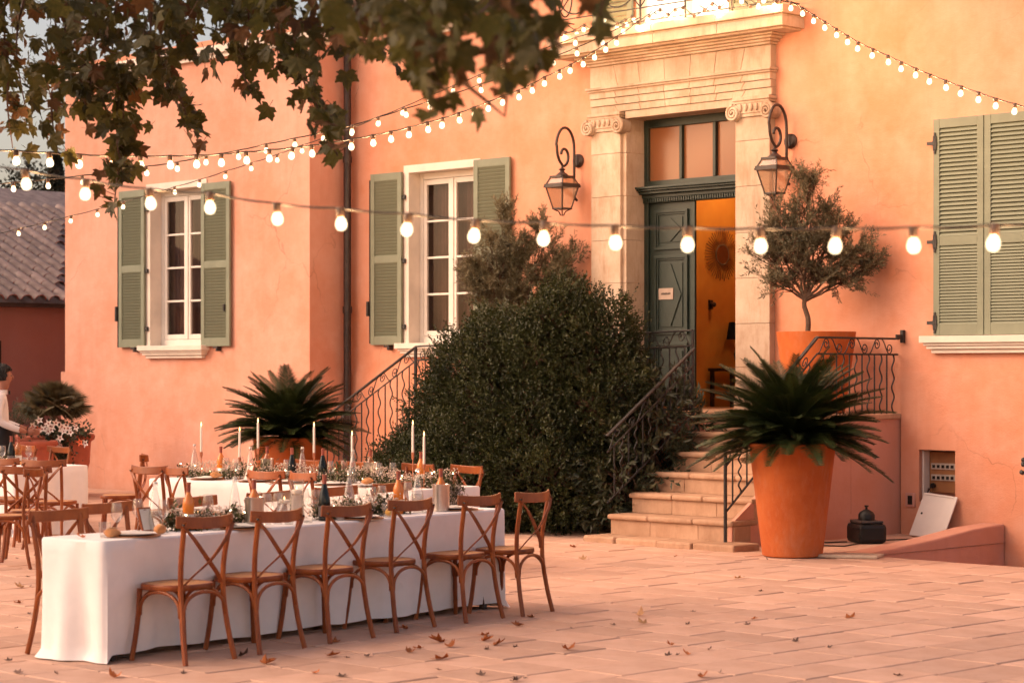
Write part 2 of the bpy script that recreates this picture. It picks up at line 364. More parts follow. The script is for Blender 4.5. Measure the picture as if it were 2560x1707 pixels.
# ================================================================ HOUSE
house = thing('house', 'large salmon pink stucco house with sage green shutters and a stone doorway', 'house', FP(0, 0), FROT)
def H(name, mb, m, parent=None, **k): return ob(name, mb, m, parent or house, **k)
def wallsheet(u0, u1, z0, z1, w, holes):
    us = sorted({u0, u1, *[h[0] for h in holes], *[h[1] for h in holes]}); zs = sorted({z0, z1, *[h[2] for h in holes], *[h[3] for h in holes]})
    us = [x for x in us if u0 <= x <= u1]; zs = [x for x in zs if z0 <= x <= z1]; mb = MB()
    for a, b in zip(us, us[1:]):
        for c, d in zip(zs, zs[1:]):
            if any(h[0] <= (a+b)/2 <= h[1] and h[2] <= (c+d)/2 <= h[3] for h in holes): continue
            mb.add([(a, -w, c), (b, -w, c), (b, -w, d), (a, -w, d)], [(0, 1, 2, 3)])
    return mb
Z0, Z1 = 2.13, 4.40                      # window opening heights
MID, RGT, DC, WC = -21.1, -12.78, -16.95, -25.98
WW = .69; CORN = -22.98                  # wing protrusion and inner corner
holes = [(MID-.63, MID+.63, Z0, Z1), (RGT-.63, RGT+.63, Z0, Z1), (DC-.85, DC+.85, 1.3, 4.80),
         (MID-.63, MID+.63, 6.38, 8.7), (DC-.73, DC+.73, 5.86, 8.3), (RGT-.63, RGT+.63, 6.38, 8.7), (-13.60, -13.14, .36, .915)]
H('wall', wallsheet(CORN, -7.5, -.05, 9.6, 0, holes), STUCCO)
wing = wallsheet(-28.85, CORN, -.05, 6.25, WW, [(WC-.63, WC+.63, Z0, Z1)])
wing.add([(CORN, -WW, -.05), (CORN, 0, -.05), (CORN, 0, 6.25), (CORN, -WW, 6.25)], [(0, 1, 2, 3)])
wing.add([(-28.85, 9, -.05), (-28.85, -WW, -.05), (-28.85, -WW, 6.25), (-28.85, 9, 6.25)], [(0, 1, 2, 3)])
H('wing_wall', wing, STUCCO_SKYLIT)
shell = MB()                              # the rest of the block: gable, back and flat tops
shell.add([(-7.5, 0, -1.5), (-7.5, 9, -1.5), (-7.5, 9, 9.6), (-7.5, 0, 9.6)], [(0, 1, 2, 3)])
shell.add([(-28.85, 9, -.05), (-7.5, 9, -.05), (-7.5, 9, 9.6), (-28.85, 9, 6.25)], [(3, 2, 1, 0)])
shell.add([(CORN, 0, 6.25), (CORN, 9, 6.25), (CORN, 9, 9.6), (CORN, 0, 9.6)], [(3, 2, 1, 0)])
shell.B(CORN, -7.5, -9, .12, 9.6, 9.7); shell.B(-28.9, CORN-.01, -9, WW+.1, 6.36, 6.44)
shell.add([(-12.5, 0, -1.4), (-7.5, 0, -1.4), (-7.5, 0, -.05), (-12.5, 0, -.05)], [(0, 1, 2, 3)])
H('rear_wall', shell, STUCCO)
cor = MB(); cor.B(-28.95, CORN+.1, WW-.3, WW+.10, 6.25, 6.36); cor.B(-28.93, CORN+.06, WW-.3, WW+.06, 6.19, 6.25)
H('cornice', cor, WHITE_ST)
PLN = [(a, b, w-.02, w+.03, -1.4 if a > -13.2 else -.05, 1.75) for a, b, w in ((CORN+.03, -20.15, 0), (-13.83, -13.60, 0), (-13.14, -7.5, 0), (-28.92, CORN+.03, WW))]
PLN += [(-13.60, -13.14, -.02, .03, .915, 1.75), (-13.60, -13.14, -.02, .03, -.05, .36), (CORN, CORN+.03, .03, WW-.02, -.05, 1.75), (-28.92, -28.86, -8.9, WW-.02, -.05, 1.75)]
for p_ in PLN: H('plinth', MB().B(*p_), STUCCO_SKYLIT if p_[0] < CORN+.001 else STUCCO)
# ---------------- shutters and windows
SLATS = {}
def slat_mesh(L, fl=1):
    k = (round(L, 3), fl)
    if k not in SLATS:
        a = rad(56); d = .0262; t = .0035; s, c = sin(a), cos(a)*fl
        pts = [Vector((0, -d*c-t*s, d*s-t*c)), Vector((0, -d*c+t*s, d*s+t*c)), Vector((0, d*c+t*s, -d*s+t*c)), Vector((0, d*c-t*s, -d*s-t*c))][::fl]
        SLATS[k] = MB().prism([p-Vector((L/2, 0, 0)) for p in pts], (L, 0, 0)).mesh('slat', GREEN)
    return SLATS[k]
def shutter(u0, u1, z0, z1, w, mid=.50, fl=1, nslat=23):
    t = .036; s = .078; mb = MB(); zm = z0+(z1-z0)*mid
    mb.B(u0, u0+s, w, w+t, z0, z1); mb.B(u1-s, u1, w, w+t, z0, z1)
    rails = [(z0, z0+.12), (zm-.05, zm+.05), (z1-.10, z1)]
    for a, b in rails: mb.B(u0+s+.0005, u1-s-.0005, w+.001, w+t-.001, a, b)
    o = H('shutter', mb, GREEN, bevel=.003)
    for a, b in ((rails[0][1], rails[1][0]), (rails[1][1], rails[2][0])):
        n = nslat; p = (b-a)/n
        for i in range(n):
            q = ob('slat', slat_mesh(u1-u0-2*s, fl), None, o); q.location = ((u0+u1)/2, -(w+t/2), a+(i+.5)*p)
    return o
def iron(o, boxes):
    for b in boxes: ob('hinge', MB().B(*b), IRON, o, bevel=.003)
def window(uc, w, z0=Z0, z1=Z1, rows=4, curtain=CURTAIN, half=.63):
    u0, u1 = uc-half, uc+half; d = .24
    mb = MB()
    for a in ((u0-.10, u0, w, w+.018, z0, z1+.10), (u1, u1+.10, w, w+.018, z0, z1+.10)): mb.B(*a)
    mb.B(u0+.0005, u1-.0005, w, w+.017, z1, z1+.10)
    mb.add([(u0, -w, z0), (u0, -w+d, z0), (u0, -w+d, z1), (u0, -w, z1)], [(3, 2, 1, 0)])
    mb.add([(u1, -w, z0), (u1, -w+d, z0), (u1, -w+d, z1), (u1, -w, z1)], [(0, 1, 2, 3)])
    mb.add([(u0, -w, z1), (u1, -w, z1), (u1, -w+d, z1), (u0, -w+d, z1)], [(0, 1, 2, 3)])
    mb.add([(u0, -w, z0+.002), (u1, -w, z0+.002), (u1, -w+d, z0+.002), (u0, -w+d, z0+.002)], [(0, 1, 2, 3)])
    H('window_surround', mb, WHITE_ST)
    f = MB(); e = .065; wi = w-d
    f.B(u0, u0+e, wi, wi+.06, z0, z1); f.B(u1-e, u1, wi, wi+.06, z0, z1); f.B(u0+e, u1-e, wi, wi+.058, z1-e-.02, z1); f.B(u0+e, u1-e, wi, wi+.058, z0, z0+.09)
    fr = H('window', f, WHITE, bevel=.006)
    for k in (0, 1):
        a, b = (u0+e+.004, uc-.012) if k == 0 else (uc+.012, u1-e-.004); c0, c1 = z0+.094, z1-e-.024; st = .062
        q = MB(); q.B(a, a+st, wi+.01, wi+.052, c0, c1); q.B(b-st, b, wi+.01, wi+.052, c0, c1); q.B(a+st, b-st, wi+.011, wi+.05, c0, c0+.07); q.B(a+st, b-st, wi+.011, wi+.05, c1-.07, c1)
        if k == 0: q.B(uc-.03, uc+.03, wi+.052, wi+.066, c0, c1)
        g0, g1 = c0+.07, c1-.07; ph = (g1-g0)/rows
        for r in range(1, rows): q.B(a+st, b-st, wi+.018, wi+.046, g0+r*ph-.014, g0+r*ph+.014)
        cs = ob('casement', q, WHITE, fr, bevel=.004)
        for r in range(rows):
            z_a = g0+r*ph+(.014 if r else 0); z_b = g0+(r+1)*ph-(.014 if r < rows-1 else 0)
            ob('pane', MB().add([(a+st, -(wi+.03), z_a), (b-st, -(wi+.03), z_a), (b-st, -(wi+.03), z_b), (a+st, -(wi+.03), z_b)], [(0, 1, 2, 3)]), GLASS, fr)
    cu = MB(); n = 60; v = []
    for i in range(n+1):
        x = u0-.05+(u1-u0+.1)*i/n; y = -wi+.12+.03*sin(i*1.7)+.012*sin(i*.6+1)
        v += [(x, y, z0-.02), (x, y, z1+.02)]
    cu.add(v, [(2*i, 2*i+2, 2*i+3, 2*i+1) for i in range(n)]); H('curtain', cu, curtain, smooth=2)
def sill(uc, w, z, half=.78):
    mb = MB()
    for i, (e, zz0, zz1) in enumerate(((.0, -.075, 0), (.035, -.105, -.075), (.06, -.14, -.105), (.10, -.185, -.14))):
        mb.B(uc-half+e, uc+half-e, w-.01, w+.15-e*.85, z+zz0, z+zz1-.001)
    H('window_sill', mb, WHITE_ST, bevel=.006)
window(WC, WW); sill(WC, WW, Z0)
a = shutter(WC-.63-.73, WC-.63-.09, Z0-.02, Z1+.03, WW+.03); iron(a, [(WC-.73, WC-.66, WW+.02, WW+.05, z, z+.06) for z in (2.35, 3.2, 4.1)]+[(WC-1.385, WC-1.37, WW+.03, WW+.07, Z0-.02, Z1-.2), (WC-1.41, WC-1.375, WW+.05, WW+.10, 2.5, 2.72)])
b = shutter(WC+.66, WC+.66+.66, Z0-.02, Z1+.03, WW+.03); iron(b, [(WC+1.2, WC+1.23, WW+.066, WW+.09, 2.60, 2.70)])
window(MID, 0); sill(MID, 0, Z0)
a = shutter(MID-.73-.62, MID-.73, Z0-.02, Z1+.02, .03); iron(a, [(MID-.75, MID-.68, .02, .05, z, z+.06) for z in (2.32, 3.2, 4.05)]+[(MID-1.372, MID-1.357, .03, .07, Z0, Z1-.06), (MID-1.40, MID-1.365, .05, .10, 2.5, 2.70)])
b = shutter(MID+.66, MID+.66+.66, Z0-.02, Z1+.08, .03)
for uu, w in ((WC-.98, WW), (WC+1.02, WW), (MID-1.0, 0)):
    hk = MB(); hk.B(uu-.09, uu+.02, w+.03, w+.06, Z0-.05, Z0-.025); hk.B(uu+.0, uu+.04, w, w+.08, Z0-.09, Z0-.026); H('shutter_catch', hk, IRON, bevel=.006)
window(MID, 0, 6.38, 8.7); sill(MID, 0, 6.38)
shutter(MID-.73-.64, MID-.73, 6.36, 8.72, .03, nslat=6); shutter(MID+.70, MID+1.34, 6.36, 8.72, .03, nslat=6)
window(RGT, 0, 6.38, 8.7); sill(RGT, 0, 6.38)
# right-hand window with both leaves closed
rv = MB(); u0, u1 = RGT-.63, RGT+.63
rv.add([(u0, 0, Z0), (u0, .3, Z0), (u0, .3, Z1), (u0, 0, Z1)], [(3, 2, 1, 0)]); rv.add([(u1, 0, Z0), (u1, .3, Z0), (u1, .3, Z1), (u1, 0, Z1)], [(0, 1, 2, 3)])
rv.add([(u0, .3, Z0), (u1, .3, Z0), (u1, .3, Z1), (u0, .3, Z1)], [(0, 1, 2, 3)]); rv.add([(u0, 0, Z1), (u1, 0, Z1), (u1, .3, Z1), (u0, .3, Z1)], [(0, 1, 2, 3)])
H('window_recess', rv, DARK)
a = shutter(RGT-.63, RGT-.006, Z0+.005, Z1+.035, .005, mid=.435, fl=-1, nslat=25); b = shutter(RGT+.006, RGT+.63, Z0+.005, Z1+.035, .008, mid=.435, fl=-1, nslat=25)
for z in (2.27, 3.13, 4.18):
    hg = MB(); hg.B(RGT-.70, RGT-.60, .042, .056, z-.018, z+.018)
    for dz, r in ((-.085, .010), (-.05, .020), (0, .026), (.05, .020), (.085, .010)): hg.B(RGT-.605-r, RGT-.605+r, .043, .054, z+dz-.027, z+dz+.027)
    ob('hinge', hg, IRON, a)
sill(RGT, 0, Z0, .74)
stop = MB(); stop.B(-13.83, -13.79, .0, .05, 2.06, 2.20); stop.B(-13.82, -13.80, .05, .15, 2.10, 2.15); H('shutter_stop', stop, IRON, bevel=.006)
# ---------------- doorway
PZ = [1.30, 1.80, 2.30, 2.82, 3.34, 3.87, 4.39, 4.66]
for sgn in (-1, 1):
    ua, ub = (DC-1.38, DC-.90) if sgn < 0 else (DC+.90, DC+1.38)
    pil = H('pilaster', MB().B(ua-.02, ub+.02, .0, .13, 1.28, 1.42), STONE, bevel=.008)
    for i, (z0, z1) in enumerate(zip(PZ, PZ[1:])):
        mb = MB(); mb.B(ua, ub, -.02, .10, max(z0, 1.42)+.002, z1-.002)
        ia, ib = (ub+.0005, ub+.055) if sgn < 0 else (ua-.055, ua-.0005)
        mb.B(ia, ib, -.30, .055, max(z0, 1.42)+.002, z1-.002)
        ob('stone_block', mb, STONE, pil, bevel=.004)
    cp = MB(); zc = 4.66
    cp.B(ua-.03, ub+.03, 0, .15, zc+.185, zc+.225); cp.B(ua-.015, ub+.015, 0, .135, zc+.155, zc+.185); cp.B(ua+.0, ub-.0, 0, .12, zc+.0, zc+.04)
    cp.B(ua+.02, ub-.02, 0, .13, zc+.04, zc+.155)
    cap_o = H('capital', cp, STONE, bevel=.005)
    for cu_ in (ua-.005, ub+.005):
        vb = MB(); pts = []
        for i in range(46):
            th = i/45*2.3*2*pi; r = .092*(1-i/45*.86); pts.append((cu_+(r*cos(th+pi/2))*(1 if cu_ < (ua+ub)/2 else -1), -.165-.012*i/45, zc+.05+r*sin(th+pi/2)))
        vb.tube(pts, [.021*(1-.5*i/45) for i in range(46)], 6)
        dk = MB().tube([(0, .13, 0), (0, -.02, 0)], .092, 20); vb.add([(cu_+x, -.135+y, zc+.05+z) for x, y, z in dk.v], dk.f)
        ob('volute', vb, STONE, cap_o, smooth=1)
    for i in range(5):
        e = MB(); uu = ua+.085+(ub-ua-.17)*i/4; e.ball((uu, -.138, zc+.105), .03, 8, 5, sq=(.8, .6, 1.5)); ob('egg_moulding', e, STONE, cap_o, smooth=2)
EA, EB = DC-1.40, DC+1.40
def stones(name, z0, z1, w, cuts, lean, gap=.003):
    base = H(name, MB().B(EA+.004, EB-.004, -.02, w-.008, z0+.002, z1-.002), STONE)
    n = len(cuts)
    for i in range(n-1):
        a, b = cuts[i], cuts[i+1]; la = lean*(a-DC); lb = lean*(b-DC)
        if i == 0: la = 0
        if i == n-2: lb = 0
        y0, y1 = -(w-.004), -w
        poly = [(a+gap-la, -w, z0+.002), (b-gap-lb, -w, z0+.002), (b-gap+lb, -w, z1-.002), (a+gap+la, -w, z1-.002)]
        ob('stone_block', MB().prism(poly, (0, .03, 0)), STONE, base, bevel=.003)
    return base
cuts = [EA, DC-.98, DC-.60, DC-.2, DC+.2, DC+.58, DC+.99, EB]
zz = 4.89
for k, (h, w) in enumerate(((.085, .085), (.09, .10), (.105, .115))):
    stones('architrave', zz, zz+h, w, cuts, .03); zz += h
H('moulding', MB().B(EA-.03, EB+.03, 0, .16, zz, zz+.03).B(EA-.015, EB+.015, 0, .14, zz-.025, zz-.0005), STONE, bevel=.006); zz += .03
stones('frieze', zz, 5.46, .10, cuts, .035)
cm = MB()
for i, (e, z0, z1) in enumerate(((.02, 5.46, 5.49), (.05, 5.4905, 5.52), (.09, 5.5205, 5.55), (.13, 5.5505, 5.575))): cm.B(EA-e, EB+e, 0, .12+e, z0, z1)
H('cornice', cm, STONE, bevel=.008)
HB = 1.80; BW = .40
sl = H('balcony', MB().B(DC-HB+.05, DC+HB-.05, 0, BW-.06, 5.576, 5.60), STONE)
bc = [DC-HB, DC-.98, DC-.12, DC+.85, DC+HB]
for a, b in zip(bc, bc[1:]):
    mb = MB()
    for e, z0, z1 in ((.0, 5.60, 5.71), (-.012, 5.7105, 5.735), (.03, 5.7355, 5.83)):
        mb.B(a+.002-(e if a == bc[0] else 0), b-.002+(e if b == bc[-1] else 0), .0, BW+e, z0, z1)
    ob('slab_stone', mb, STONE, sl, bevel=.006)
H('lintel', MB().B(DC-.85, DC+.85, -.28, .07, 4.80, 4.888), STONE, bevel=.004)
jb = MB()
for sgn in (-1, 1):
    u = DC+sgn*.85; jb.add([(u, 0, 1.3), (u, .34, 1.3), (u, .34, 4.8), (u, 0, 4.8)], [(3, 2, 1, 0) if sgn < 0 else (0, 1, 2, 3)])
H('door_jamb', jb, STONE)
# door frame, transom and leaf, set 0.3 m back
dw = -.30; du0, du1 = DC-.85, DC+.85
fr = MB(); e = .07
fr.B(du0, du0+e, dw-.06, dw+.03, 1.3, 4.80); fr.B(du1-e, du1, dw-.06, dw+.03, 1.3, 4.80); fr.B(du0+e, du1-e, dw-.06, dw+.03, 4.70, 4.80); fr.B(du0+e, du1-e, dw-.06, dw+.03, 3.98, 4.06)
third = (du1-du0-2*e)/3
for i in (1, 2): fr.B(du0+e+third*i-.022, du0+e+third*i+.022, dw-.04, dw+.035, 4.06, 4.70)
dfr = H('door_frame', fr, DOORG, bevel=.005)
for i in range(3):
    a = du0+e+third*i; ob('pane', MB().add([(a, -dw+.01, 4.06), (a+third, -dw+.01, 4.06), (a+third, -dw+.01, 4.70), (a, -dw+.01, 4.70)], [(0, 1, 2, 3)]), FROST, dfr)
tc = MB()
for o_, z0, z1 in ((.20, 3.955, 3.98), (.17, 3.93, 3.9545), (.13, 3.895, 3.9295), (.07, 3.85, 3.8945), (.05, 3.79, 3.8495)): tc.B(du0-.02, du1+.02, dw-.06, dw+o_, z0, z1)
tco = H('transom_cornice', tc, DOORG, bevel=.004)
for i in range(44):
    a = du0+.03+i*(1.64/44); ob('dentil', MB().B(a, a+.020, dw+.05, dw+.075, 3.80, 3.845), DOORG, tco)
def framebox(mb, a, b, z0, z1, w, t, pr):
    mb.B(a, b, w, w+pr, z0, z0+t); mb.B(a, b, w, w+pr, z1-t, z1); mb.B(a, a+t, w, w+pr-.0006, z0+t, z1-t); mb.B(b-t, b, w, w+pr-.0006, z0+t, z1-t)
la, lb = du0+e+.004, DC-.075
lf = MB(); lf.B(la, lb, dw-.045, dw+.0, 1.33, 3.79); leaf = H('door', lf, DOORG, bevel=.004)
def panel(z0, z1, dia):
    a, b = la+.085, lb-.085; c = (a+b)/2; zc = (z0+z1)/2
    mb = MB(); framebox(mb, a, b, z0, z1, dw, .035, .030); framebox(mb, a+.0355, b-.0355, z0+.0355, z1-.0355, dw, .022, .016); mb.B(a+.09, b-.09, dw, dw+.012, z0+.09, z1-.09)
    if dia:
        hx = (b-a)/2-.10; hz = (z1-z0)/2-.10
        mb.prism([(c-hx, -dw-.012, zc), (c, -dw-.012, zc-hz), (c+hx, -dw-.012, zc), (c, -dw-.012, zc+hz)], (0, -.014, 0))
    ob('door_panel', mb, DOORG, leaf, bevel=.003)
panel(3.22, 3.70, True); panel(2.20, 3.15, True); panel(1.45, 2.10, False)
ob('astragal', MB().B(lb-.01, lb+.035, dw+.001, dw+.03, 1.33, 3.78), DOORG, leaf, bevel=.006)
sg = MB(); sg.B(la+.17, la+.40, dw+.031, dw+.037, 2.62, 2.755); sgo = ob('door_sign', sg, SIGNM, leaf); sgo['label'] = 'small clear plate with a dark line of lettering'
lt = MB()
for i in range(9):
    x = la+.215+i*.0165; lt.B(x, x+.011, dw+.038, dw+.039, 2.677, 2.677+(.024 if i % 3 else .019))
ob('lettering', lt, DARK, sgo)
# open right leaf, folded into the hall
rl = MB(); rl.box(du1-e-.05, du1-e-.004, -dw+.06, -dw+.76, 1.33, 3.79); H('door', rl, DOORG)
# ---------------- the hall behind the door
hw = MB(); HU0, HU1, HD = DC-1.02, DC+1.6, 4.2
hw.add([(HU0, -dw+.06, 1.3), (HU0, HD, 1.3), (HU0, HD, 4.9), (HU0, -dw+.06, 4.9)], [(3, 2, 1, 0)])
hw.add([(HU1, -dw+.06, 1.3), (HU1, HD, 1.3), (HU1, HD, 4.9), (HU1, -dw+.06, 4.9)], [(0, 1, 2, 3)])
hw.add([(HU0, HD, 1.3), (HU1, HD, 1.3), (HU1, HD, 4.9), (HU0, HD, 4.9)], [(0, 1, 2, 3)])
hw.add([(HU0, -dw+.06, 4.9), (HU1, -dw+.06, 4.9), (HU1, HD, 4.9), (HU0, HD, 4.9)], [(0, 1, 2, 3)])
H('hall_wall', hw, HALL)
H('hall_floor', MB().B(HU0, HU1, -HD, -.30, 1.2, 1.305), STONE_STEP)
def hallobj(name, mb, m, label, cat, u, w, z, **k):
    o = ob(name, mb, m, None, loc=FP(u, w, z), rz=FROT, **k); return tag(o, label, cat)
mir = thing('sunburst_mirror', 'round sunburst mirror with thin rays on the ochre hall wall', 'mirror', FP(HU0+.012, -1.94, 3.24), FROT)
ob('mirror_glass', MB().tube([(0, 0, 0), (.02, 0, 0)], .115, 28), mat('mirror glass', (.12, .035, .015), .15, .1, 3, spec=.6), mir)
ob('mirror_rim', MB().tube([(.012, .125*cos(2*pi*i/36), .125*sin(2*pi*i/36)) for i in range(37)], .012, 6), BARK, mir, smooth=2)
ray = MB().bar([(.012, 0, .13), (.012, 0, .335)], .009, .008, (0, 1, 0)).mesh('ray', mat('gilt ray', (.20, .075, .025), .5, .1, 5))
for i in range(48):
    o = ob('ray', ray, None, mir); o.rotation_euler = (2*pi*i/48, 0, 0); o.scale = (1, 1, 1 if i % 2 else .93)
lamp = thing('table_lamp', 'unlit table lamp with black drum shade inside the doorway', 'table lamp', FP(HU0+.25, -2.06, 1.80), FROT)
ob('lamp_shade', MB().lathe([(.20, .36), (.165, .58)], 28, cap=False), mat('black lamp shade', (.012, .010, .009), .9, .1, 4), lamp, smooth=2)
ob('lamp_base', MB().lathe([(.07, 0), (.07, .02), (.03, .04), (.09, .10), (.11, .17), (.085, .24), (.02, .29), (.015, .40)], 20), BRONZE, lamp, smooth=2)
con = thing('console_table', 'dark console table under the lamp in the hall', 'table', FP(HU0+.22, -2.2, 1.306), FROT)
ob('tabletop', MB().box(-.19, .19, -.55, .55, .45, .49), BRONZE, con)
for x in (-.16, .16):
    for y in (-.5, .5): ob('leg', MB().box(x-.02, x+.02, y-.02, y+.02, 0, .449), BRONZE, con)
knob = hallobj('wall_fitting', MB().tube([(0, 0, 0), (.05, 0, 0)], .03, 12).ball((.07, 0, 0), .032).box(0, .03, -.03, .03, -.06, .06), BRONZE, 'small dark wall fitting below the sunburst mirror', 'wall fitting', HU0, -1.72, 2.60)
pend = thing('hall_lantern', 'hall ceiling lamp lighting the ochre plaster', 'ceiling lamp', FP(HU0+.95, -1.75, 4.42), FROT)
ob('cord', MB().tube([(0, 0, .12), (0, 0, .48)], .008, 6), IRON, pend); ob('globe', MB().ball((0, 0, 0), .12, 16, 10), emat('hall globe', (1, .6, .3), 3.0, False, .5), pend, smooth=2)
hl = bpy.data.lights.new('hall_light', 'POINT'); hl.energy = 60; hl.color = (1, .60, .28); hl.shadow_soft_size = .1
hlo = bpy.data.objects.new('hall_light', hl); C.objects.link(hlo); hlo.parent = pend
# ---------------- balcony: lit french window, shutters and railing
pw = -.15; bw = MB(); framebox(bw, DC-.73, DC+.73, 5.86, 8.3, pw, .07, .06); bw.B(DC-.05, DC+.05, pw, pw+.06, 5.94, 8.2)
bwo = H('balcony_window', bw, WHITE, bevel=.004)
for s in (-1, 1):
    a, b = (DC-.66, DC-.05) if s < 0 else (DC+.05, DC+.66)
    ob('pane', MB().add([(a, -pw-.02, 5.93), (b, -pw-.02, 5.93), (b, -pw-.02, 8.23), (a, -pw-.02, 8.23)], [(0, 1, 2, 3)]), LITROOM, bwo)
bj = MB()
for s in (-1, 1): bj.add([(DC+s*.73, 0, 5.86), (DC+s*.73, .2, 5.86), (DC+s*.73, .2, 8.3), (DC+s*.73, 0, 8.3)], [(3, 2, 1, 0) if s < 0 else (0, 1, 2, 3)])
bj.B(DC-.73, DC+.73, -.2, 0, 5.78, 5.86); H('window_surround', bj, WHITE_ST)
shutter(DC-.74-.66, DC-.75, 5.87, 8.25, .03, nslat=18); shutter(DC+.75, DC+.74+.66, 5.87, 8.25, .03, nslat=18)
rg = thing('balcony_railing', 'wrought iron balcony railing with rings and diamonds over the front door', 'railing', FP(DC, BW-.04, 5.83), FROT)
def circ(cx, cz, r, y=0, n=28, vert=1): return [(cx+r*cos(2*pi*i/n), y, cz+r*vert*sin(2*pi*i/n)) for i in range(n+1)]
HR = HB-.06; npan = 5; pwid = 2*HR/npan
for z, r in ((.05, .009), (.21, .008), (.95, .014)):
    ob('rail', MB().tube([(-HR, 0, z), (HR, 0, z)], r, 6), IRON, rg)
    for s in (-1, 1): ob('rail', MB().tube([(s*HR, 0, z), (s*HR, BW-.06, z)], r, 6), IRON, rg)
for i in range(npan+1): ob('post', MB().tube([(-HR+pwid*i, 0, 0), (-HR+pwid*i, 0, .96)], .013, 6), IRON, rg)
for i in range(npan):
    c = -HR+pwid*(i+.5); h = pwid/2
    ob('diamond', MB().tube([(c-.13, 0, .13), (c, 0, .057), (c+.13, 0, .13), (c, 0, .203), (c-.13, 0, .13)], .008, 5), IRON, rg)
    ob('ring', MB().tube(circ(c, .56, .30, .0), .010, 6), IRON, rg, smooth=2)
    ob('brace', MB().tube([(c-h, 0, .22), (c+h, 0, .94)], .008, 5), IRON, rg); ob('brace', MB().tube([(c-h, .004, .94), (c+h, .004, .22)], .008, 5), IRON, rg)
    for s in (-1, 1):
        ob('scroll', MB().tube([(c+s*(.02+.07*t/20*cos(t*.45)), .0, .56+.07*t/20*sin(t*.45)) for t in range(2, 26)], .007, 5), IRON, rg)
for s in (-1, 1):
    ob('ring', MB().tube([(s*HR, .17+.13*cos(2*pi*i/24), .56+.28*sin(2*pi*i/24)) for i in range(25)], .009, 6), IRON, rg, smooth=2)
    ob('brace', MB().tube([(s*HR, .02, .22), (s*HR, BW-.08, .94)], .008, 5), IRON, rg)
# ---------------- electrical niche
nb = MB(); nu0, nu1 = -13.60, -13.14
nb.add([(nu0, .0, .36), (nu0, .2, .36), (nu0, .2, .915), (nu0, 0, .915)], [(3, 2, 1, 0)]); nb.add([(nu1, .0, .36), (nu1, .2, .36), (nu1, .2, .915), (nu1, 0, .915)], [(0, 1, 2, 3)])
nb.add([(nu0, .2, .36), (nu1, .2, .36), (nu1, .2, .915), (nu0, .2, .915)], [(0, 1, 2, 3)]); nb.add([(nu0, 0, .915), (nu1, 0, .915), (nu1, .2, .915), (nu0, .2, .915)], [(0, 1, 2, 3)]); nb.add([(nu0, 0, .36), (nu1, 0, .36), (nu1, .2, .36), (nu0, .2, .36)], [(0, 1, 2, 3)])
H('meter_niche', nb, STUCCO_BASE)
fu = thing('fuse_box', 'brown fuse panel with switch rows in the open wall niche', 'fuse box', FP(-13.37, -.19, .40), FROT)
ob('backboard', MB().box(-.20, .215, -.06, -.01, .06, .49), mat('brown panel', (.30, .13, .05), .6, .1, 4), fu); ob('side_door', MB().box(-.225, -.205, -.16, -.0, .0, .50), METALW, fu)
for z in (.34, .22):
    ob('switch_row', MB().box(-.17, .20, -.075, -.061, z-.035, z+.03), mat('grey breaker', (.42, .36, .31), .6, .1, 6), fu)
    for i in range(6): ob('switch', MB().box(-.15+i*.058, -.12+i*.058, -.084, -.0755, z-.02, z+.012), RUBBER, fu)
ob('dial', MB().tube([(-.14, -.076, .13), (-.14, -.10, .13)], .028, 14), RUBBER, fu); ob('wire', MB().tube([(-.15, -.09, .13), (-.19, -.12, .05), (-.2, -.13, .0)], .006, 5), CABLE, fu)
pan = thing('white_panel', 'white metal cover panel leaning against the wall below the fuse box', 'panel', FP(-13.33, .29, 0), FROT)
o = ob('sheet', MB().box(-.21, .21, -.008, .008, 0, .50), METALW, pan, bevel=.003); o.rotation_euler = (rad(-28), 0, 0); o.rotation_euler = (rad(-27), rad(5), 0)
l = ob('lock', MB().tube([(-.15, -.012, .26), (-.15, -.006, .26)], .012, 10), RUBBER, o); ob('folded_edge', MB().box(-.19, .17, -.016, -.0085, .475, .495), METALW, o)
so = thing('wall_socket', 'small pink framed outdoor socket beside the leaning white panel', 'socket', FP(-13.70, .03, .30), FROT)
ob('frame', MB().box(-.06, .06, -.02, 0, 0, .15), mat('pink plastic', (.58, .30, .24), .5, .05, 3), so, bevel=.006); ob('flap', MB().box(-.025, .03, -.026, -.0205, .025, .12), RUBBER, so)
# black floor spotlight and its cable
bl = thing('floor_spotlight', 'black upturned spotlight standing on the paving by the stair wall', 'spotlight', FP(-13.35, 1.32, .0), FROT-.55)
ob('body', MB().box(-.20, .20, -.15, .15, .004, .205), RUBBER, bl, bevel=.045); ob('top_plate', MB().box(-.165, .165, -.12, .12, .2055, .235), mat('worn black plastic', (.05, .042, .04), .45, .2, 9), bl, bevel=.012)
ob('lamp_head', MB().lathe([(.085, .2355), (.085, .29), (.07, .315), (.03, .34), (.012, .345), (.012, .37), (.022, .372), (.022, .385)], 18), RUBBER, bl, smooth=1)
cb = [FP(-13.4, 1.05, .01), FP(-13.25, .62, .01), FP(-13.1, .45, .012), FP(-13.05, .30, .012), FP(-13.25, .18, .02), FP(-13.46, .15, .2), FP(-13.53, -.05, .5)]
tag(ob('power_cable', MB().tube(cb, .007, 6), CABLE, smooth=2), 'thin black cable on the ground from the spotlight to the fuse niche', 'cable')
cb = [FP(-13.3, 1.5, .01), FP(-13.2, 1.9, .01), FP(-13.45, 2.05, .01), FP(-13.65, 1.8, .01), FP(-13.5, 1.45, .012)]
tag(ob('cable_loop', MB().tube(cb, .007, 6), CABLE, smooth=2), 'loop of black cable lying in front of the spotlight', 'cable')
